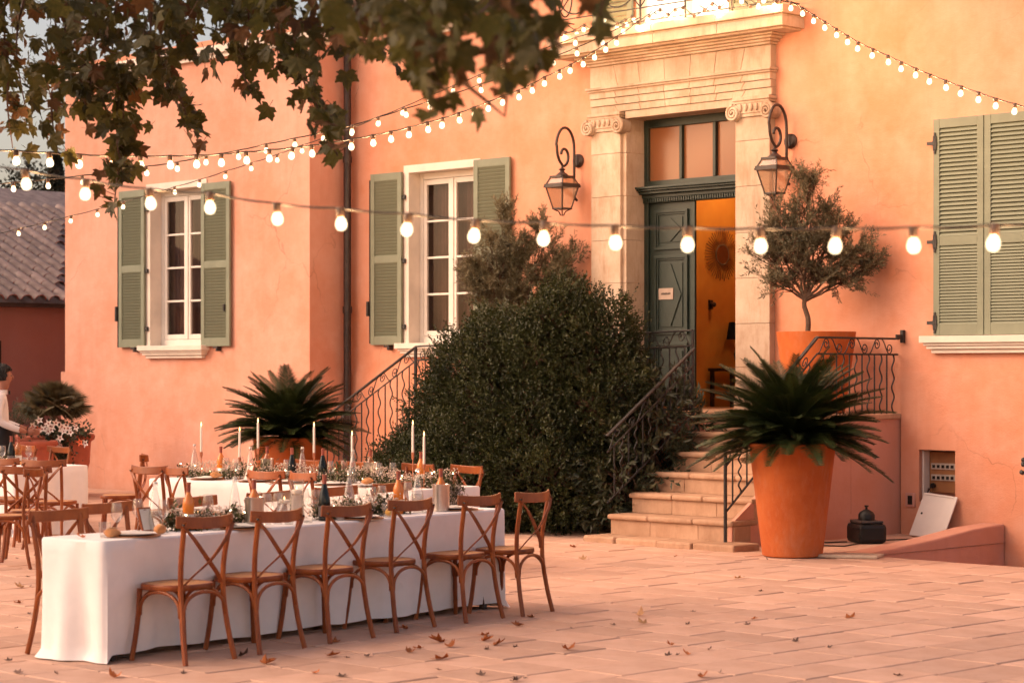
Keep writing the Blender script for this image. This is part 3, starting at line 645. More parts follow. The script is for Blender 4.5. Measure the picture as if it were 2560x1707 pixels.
# low sloping kerb wall of the ramp
kw = MB(); kp = []
for w, z in ((.03, .175), (.6, .15), (1.3, .08), (2.0, .03), (2.45, .004)): kp.append((w, z))
poly = [Vector((-12.80, -w, z)) for w, z in kp]+[Vector((-12.80, -2.45, -1.3)), Vector((-12.80, -.03, -1.3))]
kw.prism(poly, (.27, 0, 0)); tag(ob('kerb_wall', kw, STUCCO_BASE, None, loc=FP(0, 0), rz=FROT, bevel=.02), 'low sloping pink kerb wall beside the sunken ramp at right', 'wall')
tag(ob('broken_slab', MB().prism([(-.38, -.1, 0), (.30, -.16, 0), (.36, .1, 0), (.05, .16, 0), (-.2, .12, 0)], (0, 0, .03)), STONE, None, loc=FP(-12.45, 2.9, .004), rz=FROT+.6, bevel=.008), 'pale broken stone slab lying at the foot of the kerb wall', 'stone slab')
br = MB()
for i in range(9): br.ball((RND.uniform(-.06, .06), RND.uniform(-.06, .0), RND.uniform(-.07, .07)), .026, 6, 4)
tag(ob('wall_bracket', br, IRON, None, loc=FP(-12.24, .06, .78), rz=FROT), 'dark iron fitting on the pink wall at the right edge', 'wall fitting')
# ---------------- downpipe
dp = thing('downpipe', 'dark brown rainwater downpipe in the corner of the house', 'downpipe', FP(CORN+.13, .13, 0), FROT)
ob('pipe', MB().tube([(0, 0, .02), (0, 0, 9.5)], .052, 14), BRONZE, dp, smooth=1)
for z in (1.0, 2.55, 4.6, 6.4): ob('collar', MB().tube([(0, 0, z), (0, 0, z+.09)], .064, 14), BRONZE, dp, smooth=1)
vg = thing('air_vent', 'small louvred vent grille on the wall behind the stair railing', 'vent', FP(-21.35, .032, .55), FROT)
ob('frame', MB().box(-.11, .11, -.02, 0, 0, .24), mat('vent plastic', (.6, .38, .27), .6, .05, 4), vg)
for i in range(5): ob('louvre', MB().box(-.08, .08, -.03, -.0205, .04+i*.035, .055+i*.035), BRONZE, vg)
# ================================================================ STAIRS AND LANDING
SU0, SU1 = -15.50, -13.85
stair = thing('entrance_stairs', 'worn sandstone steps leading up to the landing of the house', 'stairs', FP(0, 0), FROT)
def S(name, mb, **k): return ob(name, mb, STONE_STEP, stair, **k)
def splits(a, b, n, rng): 
    c = [a]+[a+(b-a)*(i/n)+rng.uniform(-.12, .12) for i in range(1, n)]+[b]; return list(zip(c, c[1:]))
rng = random.Random(3); TR = .335; zt = .065
for a, b in splits(SU0-.05, SU1+.30, 4, rng): S('tread_stone', MB().B(a+.003, b-.003, 2.8, 3.22+rng.uniform(-.015, .015), -.02, zt+rng.uniform(-.003, .003)), bevel=.022)
w = 2.88
for k in range(6):
    z1 = zt+.207; a0, b0 = SU0+.01, SU1+(0 if k else .02)
    if k < 5:
        for a, b in splits(a0, b0, 3, rng): S('riser_stone', MB().B(a+.002, b-.002, w-.28, w-.025, zt+.001 if k else .06, z1-.056), bevel=.004)
        for a, b in splits(a0-.02, b0+.005, 3, rng): S('tread_stone', MB().B(a+.002, b-.002, w-.40, w+.015, z1-.055, z1+rng.uniform(-.002, .002)), bevel=.02)
        zt = z1; w -= TR
    else:
        for a, b in splits(a0, b0, 3, rng): S('riser_stone', MB().B(a+.002, b-.002, .9, w-.025, zt+.001, 1.30-.056), bevel=.004)
        for a, b in splits(a0-.02, b0+.005, 3, rng): S('tread_stone', MB().B(a+.002, b-.002, .8, w+.015, 1.30-.055, 1.30), bevel=.02)
land = MB()
land.B(-20.1, SU0-.02, .002, 1.38, -.02, 1.24); land.B(SU0-.019, SU1, .002, .9, -.02, 1.24); land.B(SU1-.05, SU1, .9, 2.87, -.02, .26); 
land.prism([Vector((SU1-.05, -.9, -.02)), Vector((SU1-.05, -2.85, -.02)), Vector((SU1-.05, -2.85, .255)), Vector((SU1-.05, -1.3, 1.235)), Vector((SU1-.05, -.9, 1.235))], (.045, 0, 0))
ob('landing_wall', land, STUCCO_BASE, stair)
for a, b in splits(-20.12, SU1+.03, 7, rng): S('landing_slab', MB().B(a+.002, b-.002, .032, .795 if b > SU0 else 1.42, 1.241, 1.299), bevel=.012)
side = MB().prism([Vector((-20.1, -1.375, -.02)), Vector((-21.95, -1.375, -.02)), Vector((-21.95, -1.375, .10)), Vector((-20.1, -1.375, 1.22))], (0, .012, 0)); ob('stair_side_wall', side, STUCCO_BASE, stair)
w0 = -20.1
for k in range(6):                       # second flight, going down to the left along the wall
    z = 1.30-.207*(k+1); S('tread_stone', MB().B(w0-.30*(k+1), w0-.30*k-.003, .032, 1.36, -.02, z), bevel=.015)
# ---------------- wrought iron railings
def railing(name, label, p0, p1, drop=.87, band=.17, start=0, pitch=.112, foot=None, postend=None):
    P0, P1 = Vector(p0), Vector(p1); d = P1-P0; L = Vector((d.x, d.y, 0)).length; dirn = d/L; hz = Vector((d.x, d.y, 0))/L
    t = thing(name, label, 'railing', (P0.x, P0.y, P0.z-drop-.1)); base = Vector(t.location)
    def at(s, dz): return P0+dirn*s+Vector((0, 0, dz))-base
    ob('handrail', MB().bar([at(0, 0), at(L, 0)], .042, .022, hz.cross(Vector((0, 0, 1)))), IRON, t, bevel=.005)
    ob('lower_rail', MB().tube([at(0, -band), at(L, -band)], .010, 6), IRON, t); ob('bottom_rail', MB().tube([at(0, -drop), at(L, -drop)], .012, 6), IRON, t)
    n = int(L/pitch)
    for i in range(1, n+1):
        s = i*pitch
        if s > L-.03: break
        if (i+start) % 2: ob('baluster', MB().tube([at(s, -band), at(s, -drop)], .0085, 6), IRON, t)
        else:
            pts = []
            for j in range(33):
                q = j/32; pts.append(at(s, -band-(drop-band)*q)+hz*(.022*sin(q*2*pi*3.5)))
            ob('baluster', MB().tube(pts, .0085, 6), IRON, t, smooth=2)
    sp = pitch*2; k = 0; s = .02
    while s+sp < L+.03:
        flip = k % 2; pts = []; za, zb = (-.010, -band+.008) if flip else (-band+.008, -.010); sg_ = 1 if zb < za else -1; r0 = .056; xe = sp*.60
        for j in range(12): q = j/12; pts.append(at(s+xe*q, za+(zb-za)*(q*q*(3-2*q))))
        for j in range(24):                # the sweep runs along one rail and curls into a spiral
            q = j/23; th = -pi/2+q*2*pi*1.3; r = r0*(1-.78*q); pts.append(at(s+xe+r*cos(th), zb+sg_*(r0*(1-.0*q)+r*sin(th))))
        ob('scroll', MB().tube(pts, .0065, 5), IRON, t, smooth=2); s += sp; k += 1
    if foot is not None: ob('post', MB().tube([at(0, .0), at(0, foot)], .018, 8), IRON, t)
    if postend is not None: ob('post', MB().tube([at(L, .0), at(L, postend)], .018, 8), IRON, t)
    return t
railing('stair_railing', 'black wrought iron railing climbing the right side of the stone steps', FP(SU1-.02, 2.95, .98), FP(SU1-.02, 1.47, 2.10), .62, foot=-.92)
railing('landing_railing', 'black wrought iron railing running from the steps to the wall beside the potted olive', FP(SU1-.02, 1.465, 2.105), FP(SU1-.02, .03, 2.105), .88)
railing('stair_railing', 'black iron handrail rising from the big bush to the green door', FP(SU0, 2.9, 1.08), FP(SU0, 1.50, 2.0), .70)
railing('landing_railing', 'black iron landing railing behind the big bush in front of the green door', FP(SU0-.04, 1.48, 2.20), FP(-20.08, 1.40, 2.06), .86, foot=-.95, postend=-.9)
railing('stair_railing', 'black wrought iron railing sloping down to the left beside the potted cycad', FP(-20.09, 1.40, 2.05), FP(-22.35, 1.40, .88), .98, foot=-.95, postend=-.86)
# ================================================================ WALL LANTERNS
def lantern(label, u):
    t = thing('wall_lantern', label, 'wall lantern', FP(u, 0, 4.35), FROT, 'wall lanterns beside the door')
    ob('back_plate', MB().tube([(0, 0, 0), (0, -.025, 0), (0, -.05, 0)], [.085, .085, .06], 20), BRONZE, t, smooth=1)
    pts = [(0, -.035, -.49), (0, -.06, -.475), (0, -.085, -.45), (0, -.085, 0), (0, -.085, .12)]
    cy, cz, R_ = -.245, .14, .16
    for i in range(1, 28):                # arch up and over, then down into the curl
        th = pi*i/20; f = 1 if th < pi else 1
        rz_ = .25 if th < pi else .22; pts.append((0, cy+R_*cos(th)*(1 if th < pi else .92), cz+rz_*sin(th)))
    for i in range(1, 26):
        th = 1.4*pi-.0+i/25*1.55*pi; r = .12*(1-i/25*.62); pts.append((0, cy-.06+.03+r*cos(th)*.9, cz-.09+r*1.15*sin(th)))
    ob('bracket', MB().tube(pts, .017, 8), BRONZE, t, smooth=2)
    ly = -.30; b = MB(); b.lathe([(.012, -.13), (.012, -.10), (.02, -.12)], 8, (0, ly, .0), cap=False)
    b.lathe([(.012, -.07), (.012, -.10), (.045, -.125), (.025, -.14), (.03, -.155), (.075, -.19), (.075, -.205)], 14, (0, ly, 0)); ob('finial', b, BRONZE, t, smooth=1)
    def ring(z, h, tk): 
        m = MB(); 
        for s in (-1, 1): m.box(-h-tk, h+tk, ly+s*h-tk, ly+s*h+tk, z-tk, z+tk); m.box(s*h-tk, s*h+tk, ly-h-tk, ly+h+tk, z-tk*.98, z+tk*.98)
        return m
    cage = ring(-.215, .098, .012); 
    for z, h, tk in ((-.315, .142, .014), (-.335, .150, .012), (-.605, .078, .009)):
        r = ring(z, h, tk); cage.add(r.v, r.f)
    for sx in (-1, 1):
        for sy in (-1, 1):
            cage.tube([(sx*.098, ly+sy*.098, -.215), (sx*.145, ly+sy*.145, -.315)], .008, 5); cage.tube([(sx*.142, ly+sy*.142, -.335), (sx*.078, ly+sy*.078, -.605)], .009, 5)
            cage.tube([(sx*.075, ly+sy*.075, -.61), (sx*.03, ly+sy*.03, -.64), (sx*.012, ly+sy*.012, -.69)], .008, 5)
    ob('cage', cage, BRONZE, t); ob('roof', MB().box(-.10, .10, ly-.10, ly+.10, -.212, -.205), BRONZE, t)
    for z0, h0, z1, h1 in ((-.225, .095, -.310, .138), (-.340, .138, -.60, .077)):
        for ax in range(4):
            c, s = round(cos(ax*pi/2)), round(sin(ax*pi/2)); q = []
            for h, z, e in ((h0, z0, -1), (h0, z0, 1), (h1, z1, 1), (h1, z1, -1)):
                x, y = h, h*e; q.append((x*c-y*s, ly+x*s+y*c, z))
            ob('pane', MB().add(q, [(0, 1, 2, 3)]), LANT, t)
    return t
LANT = glassmat('lantern glass', (.85, .75, .65), 1.45, .15, .35, (.7, .5, .36))
lantern('wrought lantern on a scrolled bracket to the left of the door', -18.63)
lantern('wrought lantern on a scrolled bracket above the right potted olive', -15.34)
# ================================================================ NEIGHBOUR WITH TILED ROOF
nbh = thing('outbuilding', 'low dusky pink outbuilding with a grey barrel tile roof', 'building', FP(-31.0, 0, 0), FROT)
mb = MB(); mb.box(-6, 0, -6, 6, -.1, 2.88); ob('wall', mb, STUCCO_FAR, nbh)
ob('shutter_door', MB().box(-.02, .03, -1.45, -.50, .0, 2.25), DARK, nbh)
SL = rad(22); th_ = 6.4
ob('eave_board', MB().box(-.1, .2, -6, 6, 2.80, 2.875), BRONZE, nbh)
deck = MB(); deck.add([(.30, -6, 2.86), (.30, 6, 2.86), (.30-th_*cos(SL), 6, 2.86+th_*sin(SL)), (.30-th_*cos(SL), -6, 2.86+th_*sin(SL))], [(0, 1, 2, 3)]); ob('roof_deck', deck, ROOFT, nbh)
def tile_mesh(L=.42, r0=.110, r1=.088):
    mb = MB(); n = 7; v = []
    for x, r in ((0, r0), (-L, r1)):
        for k in (0, 1):
            rr = r-k*.014
            for j in range(n): a = pi*j/(n-1); v.append((x, rr*cos(a), rr*sin(a)*.85))
    f = []
    for j in range(n-1): f += [(j, j+1, 2*n+j+1, 2*n+j), (n+j+1, n+j, 3*n+j, 3*n+j+1)]
    mb.add(v, f, 0); mb.add(v, [(j+1, j, n+j, n+j+1) for j in range(n-1)], 1); return mb.mesh('roof_tile', [ROOFT, TILEEND], 1)
TM = tile_mesh(); pit_ = .265; rows_ = 14; cnt = 0; restt = MB(); rng = random.Random(9)
roof = [c for c in nbh.children if c.name.startswith('roof_deck')][0]
for c in range(-12, 16):
    for r in range(rows_):
        s = r*.36; P = Vector((.40-s*cos(SL), c*pit_, 2.87+s*sin(SL)+.035)); wpt = FP(-31.0+P.x, -P.y, P.z)
        px, py = toPX(wpt)
        if -90 < px < 175 and cnt < 290:
            o = ob('roof_tile', TM, None, roof); o.location = P+Vector((0, rng.uniform(-.006, .006), rng.uniform(0, .008))); o.rotation_euler = (0, SL+rad(2.5), rng.uniform(-.02, .02)); cnt += 1
# ================================================================ CHAIRS
def cane_material():
    m, t, p = newmat('woven cane seat'); v = coords(t)
    w1 = nn(t, 'ShaderNodeTexWave'); w1.inputs['Scale'].default_value = 26; w1.bands_direction = 'X'; t.links.new(v, w1.inputs[0])
    w2 = nn(t, 'ShaderNodeTexWave'); w2.inputs['Scale'].default_value = 26; w2.bands_direction = 'Y'; t.links.new(v, w2.inputs[0])
    mu = nn(t, 'ShaderNodeMath', operation='MULTIPLY'); t.links.new(w1.outputs['Fac'], mu.inputs[0]); t.links.new(w2.outputs['Fac'], mu.inputs[1])
    t.links.new(mixc(t, mu.outputs[0], (.52, .25, .10), (.36, .145, .05)), p.inputs['Base Color']); p.inputs['Roughness'].default_value = .6
    b = nn(t, 'ShaderNodeBump'); b.inputs['Strength'].default_value = .5; b.inputs['Distance'].default_value = .004; t.links.new(mu.outputs[0], b.inputs['Height']); t.links.new(b.outputs[0], p.inputs['Normal']); return m
CANE = cane_material()
def spline(pts, n):
    P = [Vector(p) for p in pts]; out = []; k = len(P)-1
    for i in range(n+1):
        t = i/n*k; j = min(int(t), k-1); f = t-j; p0, p1, p2, p3 = P[max(j-1, 0)], P[j], P[j+1], P[min(j+2, k)]
        out.append(.5*((2*p1)+(-p0+p2)*f+(2*p0-5*p1+4*p2-p3)*f*f+(-p0+3*p1-3*p2+p3)*f**3))
    return out
def make_chair():
    t = thing('cross_back_chair', 'x', 'chair', (0, 0, 0))
    v = []; n = 28; mb = MB()
    def outline(k, z, sc_=1.0):
        r = []
        for i in range(n):
            a = 2*pi*i/n; c, s = cos(a), sin(a); e = .72
            x = math.copysign(abs(c)**e, c)*(.205+.018*s)*sc_; y = math.copysign(abs(s)**e, s)*.195*sc_; r.append((x, y, z))
        return r
    rings = [outline(0, .430, .97), outline(0, .438, 1), outline(0, .458, 1), outline(0, .466, .985), outline(0, .466, .86)]
    for r in rings: v += r
    f = [(i*n+j, i*n+(j+1) % n, (i+1)*n+(j+1) % n, (i+1)*n+j) for i in range(len(rings)-1) for j in range(n)]+[tuple(range(n))[::-1]]
    mb.add(v, f); seat = ob('seat', mb, WOOD, t, smooth=1)
    cn = MB(); q = outline(0, .4655, .862)+outline(0, .470, .5)+[(0, 0, .471)]
    cn.add(q, [(j, (j+1) % n, n+(j+1) % n, n+j) for j in range(n)]+[(n+j, n+(j+1) % n, 2*n) for j in range(n)]); ob('cane', cn, CANE, seat, smooth=2)
    for s in (-1, 1):
        ob('rear_leg', MB().tube(spline([(s*.208, -.275, 0), (s*.193, -.240, .15), (s*.180, -.212, .33), (s*.178, -.202, .46), (s*.180, -.207, .60), (s*.188, -.232, .75), (s*.192, -.250, .855)], 14), .0165, 8), WOOD, t, smooth=1)
        ob('front_leg', MB().tube(spline([(s*.222, .175, 0), (s*.198, .160, .17), (s*.184, .150, .33), (s*.182, .147, .435)], 8), .0165, 8), WOOD, t, smooth=1)
    def arch(a, b):
        A, B_ = Vector(a), Vector(b); pts = []
        for i in range(17):
            th = pi*i/16; x = .5-.5*cos(th); z = sin(th)**.7; P = A.lerp(B_, x); P.z = .275+.148*z; pts.append(P)
        return MB().tube(pts, .0115, 7)
    corners = [(-.19, -.222, 0), (.19, -.222, 0), (.187, .152, 0), (-.187, .152, 0)]; inner = .014
    for i in range(4):
        a, b = Vector(corners[i]), Vector(corners[(i+1) % 4]); d = (b-a).normalized()*inner; ob('bentwood_arch', arch(a+d, b-d), WOOD, t, smooth=2)
    rail = [(.238*x, -.222-.072*(1-x*x), .842+.012*x*x) for x in [-1+2*i/16 for i in range(17)]]
    ob('top_rail', MB().bar(rail, .072, .017, (0, .12, 1)), WOOD, t, bevel=.006)
    for s in (-1, 1):
        pts = spline([(s*.212, -.252-.003*s, .835), (s*.14, -.275-.004*s, .755), (s*.015, -.268-.005*s, .625), (-s*.105, -.232-.004*s, .525), (-s*.158, -.205-.003*s, .468)], 14)
        ob('cross_slat', MB().bar(pts, .027, .009, (1, 0, .5*s)), WOOD, t, bevel=.003)
    ob('bolt', MB().tube([(.212, -.250, .836), (.212, -.268, .836)], .006, 8), BRONZE, t); ob('bolt', MB().tube([(-.212, -.250, .836), (-.212, -.268, .836)], .006, 8), BRONZE, t)
    return t
CH = make_chair(); ch_used = [False]
def facing(du, dw): d = Vector((du*Q-dw*Q, -du*Q-dw*Q)); return math.atan2(-d.x, d.y)
def chair(u, w, rz, label, group):
    if not ch_used[0]:
        ch_used[0] = True; o = CH; o.location = FP(u, w, .002); o.rotation_euler = (0, 0, rz); o['label'] = label; o['group'] = group
    else: o = dup(CH, FP(u, w, .002), rz, label, group)
    return o
ORD = ['first', 'second', 'third', 'fourth', 'fifth', 'sixth', 'seventh', 'eighth']
G1 = 'wooden cross-back chairs around the dining tables'
R1 = [(-10.65, 11.72), (-10.755, 11.085), (-10.855, 10.415), (-11.01, 9.72), (-11.07, 9.0), (-11.10, 8.46)]
jit = [(.0, 0), (.02, .01), (-.02, 0), (.02, .01), (-.015, 0), (.10, .0)]
for i, (u, w) in enumerate(R1):
    a = facing(-.99, .135)+jit[i][0]; d = (-.99, .135)
    chair(u+d[0]*.27, w+d[1]*.27, a, f'{ORD[i]} cross-back chair from the left in the near row of the front white table', G1)
L1 = [(-11.80, 12.06), (-12.20, 11.40), (-12.36, 10.60), (-12.45, 9.85), (-12.66, 9.05), (-12.80, 8.35)]
for i, (u, w) in enumerate(L1):
    chair(u+.26, w-.03, facing(.99, -.135)+(-.03, .05, .0, .04, -.03, .02)[i], f'{ORD[i]} cross-back chair from the left on the far side of the front table', G1)
# tables: T1 points away from the house, T2 and T3 stand along it
def k_line(p, d):       # plan line through p=(u,w) with direction d, met by the vertical plane through picture column x
    def f(x):
        a = (x-1280)/FPX; P = FP(*p); D = FP(p[0]+d[0], p[1]+d[1])-P; t = (a*P.y-P.x)/(D.x-a*D.y); return P+D*t
    return f
def chairs_px(spec, grp):
    for x, line, rz, lab in spec:
        P = line(x); u, w = UW(P); chair(u, w, rz, lab, grp)
n2 = k_line((-17.1, 7.66), (3.13, -.3)); f2 = k_line((-17.1, 6.22), (3.13, -.3))
back, front = facing(0, -1), facing(0, 1)      # near side faces the house, far side faces the camera
chairs_px([(418, n2, back+.12, 'cross-back chair at the left end of the rear table, its back turned to us'), (500, n2, back-.22, 'second cross-back chair from the left with its back to us at the rear table'),
           (712, n2, back+.08, 'third cross-back chair from the left with its back to us at the rear table'), (815, n2, back-.2, 'fourth cross-back chair from the left with its back to us at the rear table')], G1)
chairs_px([(720, f2, front, 'cross-back chair facing us left on the far side of the rear table'), (850, f2, front+.1, 'cross-back chair facing us second from left on the far side of the rear table'), (998, f2, front-.05, 'cross-back chair facing us in front of the bush, behind the rear table'), (1118, f2, front-.1, 'rightmost cross-back chair facing us at the end of the rear table')], G1)
n3 = k_line((-19.5, 7.55), (-3, 0)); f3 = k_line((-19.5, 5.75), (-3, 0))
chairs_px([(135, n3, back+.55, 'cross-back chair in front of the left table, with white cloth showing through its back'), (52, n3, back+.15, 'cross-back chair near the left edge, its back turned to us'), (16, n3, back-.3, 'cross-back chair cut by the left edge of the picture'),
           (105, f3, front, 'cross-back chair facing us in front of the flower pots'), (20, f3, front, 'cross-back chair behind the bottles of the left table')], G1)
chair(-19.15, 6.45, pi/2+.12, 'cross-back chair standing sideways alone beside the left table', G1)
def chair_xy(x, y, rz, lab): chair(*UW((x, y)), rz, lab, G1)
chair_xy(-4.50, 20.45, .12, 'large cross-back chair at the left edge standing nearest to the front table')
chair_xy(-4.52, 19.75, pi/2-.12, 'cross-back chair seen from the side at the left edge, behind the front table')
# ================================================================ TABLES AND CLOTHS
def table(label, clabel, c, L, W, ang, h=.735, puddle=.03, seed=0, lift=.0, tuck=.018, endtuck=.0):
    t = thing('folding_table', label, 'table', FP(*c), FROT+ang)
    ob('tabletop', MB().box(-L/2+.02, L/2-.02, -W/2+.02, W/2-.02, h-.045, h-.012), WOOD, t)
    for x in (-L/2+.15, L/2-.15):
        for y in (-W/2+.09, W/2-.09): ob('leg', MB().box(x-.02, x+.02, y-.02, y+.02, .001, h-.046), BRONZE, t)
    rng = random.Random(seed); r = .035; per = []
    def edge(x0, y0, x1, y1, n): 
        for i in range(n): per.append((x0+(x1-x0)*i/n, y0+(y1-y0)*i/n))
    nx, ny = int(L/.035), int(W/.035); a, b = L/2, W/2
    edge(-a+r, -b, a-r, -b, nx); 
    for k in range(4): th = -pi/2+pi/2*k/4; per.append((a-r+r*cos(th), -b+r+r*sin(th)))
    edge(a, -b+r, a, b-r, ny)
    for k in range(4): th = pi/2*k/4; per.append((a-r+r*cos(th), b-r+r*sin(th)))
    edge(a-r, b, -a+r, b, nx)
    for k in range(4): th = pi/2+pi/2*k/4; per.append((-a+r+r*cos(th), b-r+r*sin(th)))
    edge(-a, b-r, -a, -b+r, ny)
    for k in range(4): th = pi+pi/2*k/4; per.append((-a+r+r*cos(th), -b+r+r*sin(th)))
    N = len(per); ph = [rng.uniform(0, 6.28) for _ in range(8)]; M_ = 16
    S_ = [0]
    for i in range(1, N): S_.append(S_[-1]+math.dist(per[i], per[i-1]))
    v = []; f = []; cl = MB()
    for j in range(M_+1):
        q = j/M_
        for i, (x, y) in enumerate(per):
            s = S_[i]; nx_, ny_ = 0, 0
            dx, dy = max(abs(x)-(a-.22), 0), max(abs(y)-(b-.22), 0); cor = min(1, dx/.22)*min(1, dy/.22)
            ax, ay = abs(x)/a, abs(y)/b
            if abs(abs(x)-a) < r and abs(abs(y)-b) < r: nx_, ny_ = math.copysign(.7, x), math.copysign(.7, y)
            elif abs(abs(x)-a) < 1e-6 or abs(x) > a-1e-6: nx_ = math.copysign(1, x)
            else: ny_ = math.copysign(1, y)
            end = abs(nx_) > .5
            amp = (.042 if end else .021)*q**1.1
            wv = sin(s*(11 if end else 4.3)+ph[0]+q*.7)+.6*sin(s*(17 if end else 9.7)+ph[1]-q)+.35*sin(s*29+ph[2])+.5*sin(s*2.1+ph[4]+q*2)
            cn_ = min(1, dy/.22) if end else min(1, dx/.22); off = .010+((.018-endtuck)*q if end else tuck*q)*(1-cn_)+amp*wv*(1-.6*cn_)
            z = h-(h-.010)*(q**1.05)+(lift*q if not end else 0)
            if j == M_ and end: off += puddle*(1+.6*sin(s*21)); z = .006
            if j == 0: off = 0; z = h
            if j == 1: z = h-.012; off = .009
            v.append((x+nx_*off, y+ny_*off, max(z+.004*sin(s*13+ph[3])*q*(0 if end and j == M_ else 1), .004)))
    f += [(i+j*N, (i+1) % N+j*N, (i+1) % N+(j+1)*N, i+(j+1)*N) for j in range(M_) for i in range(N)]
    f = [tuple(reversed(q_)) for q_ in f]; top = len(v); f.append(tuple(range(N)))
    cl.add(v, f); o = ob('tablecloth', cl, CLOTH, None, True, loc=FP(*c, .001), rz=FROT+ang); tag(o, clabel, 'tablecloth'); return t
T1K = .135; T1ANG = math.atan2(1, T1K)         # local x runs along the table
tc1 = (-11.31-T1K*(12.30-10.30), 10.30)
# local x axis in (u,-w) coordinates: away from the camera = (-k, +1)
table('long narrow folding table hidden under the front white cloth', 'white cloth falling to the paving over the long front table', tc1, 3.95, .56, math.atan2(1, -T1K), seed=4, lift=.03, tuck=-.07, endtuck=.05)
tc2 = (-15.62, 6.82)
table('folding table under the white cloth of the rear table', 'white cloth over the rear table beside the dark bush', tc2, 3.35, .92, math.atan2(.1, 1), seed=7, lift=.02)
tc3 = (-21.7, 6.62)
table('folding table under the white cloth at the left edge', 'white cloth over the table at the left edge', tc3, 3.1, .92, .0, seed=9, lift=.16)
# ================================================================ TABLEWARE
TZ = .738
t1 = lambda off: k_line((tc1[0]+off, tc1[1]), (-T1K, -1)); t2 = lambda off: k_line((tc2[0], tc2[1]+off), (1, -.1)); t3 = lambda off: k_line((tc3[0], tc3[1]+off), (1, 0))
PROTO = {}
def proto(kind, make):
    if kind not in PROTO: PROTO[kind] = [make(), False]
    return PROTO[kind]
def put(kind, make, P, label, cat, group=None, rz=0.0, z=TZ, sc_=None):
    pr = proto(kind, make); loc = Vector((P.x, P.y, z))
    if not pr[1]:
        pr[1] = True; o = pr[0]; o.location = loc; o.rotation_euler = (0, 0, rz); o['label'] = label; o['category'] = cat
        if group: o['group'] = group
        if sc_: o.scale = (sc_,)*3
    else: o = dup(pr[0], loc, rz, label, group, scale=sc_)
    return o
def E(name): return thing(name, 'x', 'x')
def mk_carafe():
    t = E('water_bottle'); ob('glass_body', MB().lathe([(.036, 0), (.042, .006), (.043, .09), (.038, .14), (.026, .21), (.0145, .262), (.0135, .285), (.017, .288), (.017, .30), (.012, .301)], 16), CLEAR, t, smooth=2)
    ob('water', MB().lathe([(.034, .008), (.039, .012), (.0395, .09), (.036, .13)], 14), glassmat('water', (.92, .93, .93), 1.33, .02, .06, (.7, .62, .55)), t, smooth=1); ob('stopper', MB().lathe([(.012, .298), (.015, .301), (.013, .315)], 10), PAPER, t, smooth=1); return t
def mk_wine(body, lab):
    def f():
        t = E('wine_bottle'); ob('glass_body', MB().lathe([(.034, 0), (.037, .005), (.037, .17), (.033, .195), (.017, .225), (.0135, .245), (.0135, .29), (.0155, .292), (.0155, .302)], 16), body, t, smooth=1)
        ob('foil', MB().lathe([(.0145, .242), (.0147, .30), (.0165, .293), (.0165, .303)], 12), FOIL, t, smooth=1); ob('label', MB().lathe([(.0375, .045), (.0375, .10)], 16, cap=False), lab, t, smooth=2); return t
    return f
def mk_dark():
    t = E('wine_bottle'); ob('glass_body', MB().lathe([(.039, 0), (.042, .005), (.042, .12), (.038, .16), (.022, .225), (.0145, .25), (.014, .30)], 16), BLACKGL, t, smooth=1)
    ob('foil', MB().lathe([(.0152, .25), (.0152, .302), (.0168, .303), (.0168, .312)], 12), FOIL, t, smooth=1); ob('label', MB().lathe([(.0425, .03), (.0425, .10)], 16, cap=False), mat('dark label', (.10, .08, .075), .6, .1, 9), t, smooth=2); return t
def mk_bucket():
    t = E('ice_bucket'); ob('body', MB().lathe([(.055, 0), (.060, .005), (.062, .19), (.064, .195), (.060, .196), (.057, .19), (.055, .02)], 22), STEEL, t, smooth=1); ob('ice', MB().lathe([(.056, .15), (.02, .165)], 14), CLEAR, t); return t
def mk_glass():
    t = E('wine_glass'); ob('bowl', MB().lathe([(.004, .085), (.024, .10), (.036, .125), (.037, .15), (.029, .205)], 16, cap=False), CLEAR, t, smooth=2)
    ob('stem', MB().lathe([(.032, 0), (.03, .003), (.006, .008), (.0035, .02), (.0035, .08), (.005, .086)], 12), CLEAR, t, smooth=2); return t
def mk_tumbler():
    t = E('tumbler'); ob('glass_wall', MB().lathe([(.028, .0), (.029, .004), (.038, .095)], 16, cap=False), CLEAR, t, smooth=2); ob('base', MB().lathe([(.027, 0), (.028, .012)], 14), CLEAR, t); return t
def mk_stick():
    t = E('candlestick'); ob('base', MB().lathe([(.045, 0), (.045, .004), (.008, .010)], 16), COPPER, t); ob('rod', MB().lathe([(.0045, .009), (.0045, .13), (.012, .135), (.014, .165), (.010, .165)], 10), COPPER, t, smooth=1); return t
def mk_taper():
    t = E('taper_candle'); ob('wax', MB().lathe([(.0115, 0), (.010, .25), (.006, .256)], 12), WAX, t, smooth=1); ob('flame', MB().lathe([(.001, .256), (.0065, .268), (.005, .28), (.0005, .30)], 10), FLAME, t, smooth=2)
    return t
def mk_hurr(h, milky):
    def f():
        t = E('hurricane_candle'); ob('glass_wall', MB().lathe([(.047, 0), (.049, .003), (.049, h)], 18, cap=False), CLEAR, t, smooth=2)
        ob('water', MB().lathe([(.046, .004), (.046, h*.62)], 16), glassmat('candle water', (.9, .9, .9), 1.33, .03, .75 if milky else .12, (.80, .70, .64)), t, smooth=1)
        ob('floating_candle', MB().lathe([(.02, h*.62), (.036, h*.66), (.038, h*.72), (.030, h*.75)], 16), WAX, t, smooth=1); ob('flame', MB().lathe([(.001, h*.75), (.005, h*.79), (.001, h*.86)], 8), FLAME, t, smooth=2); return t
    return f
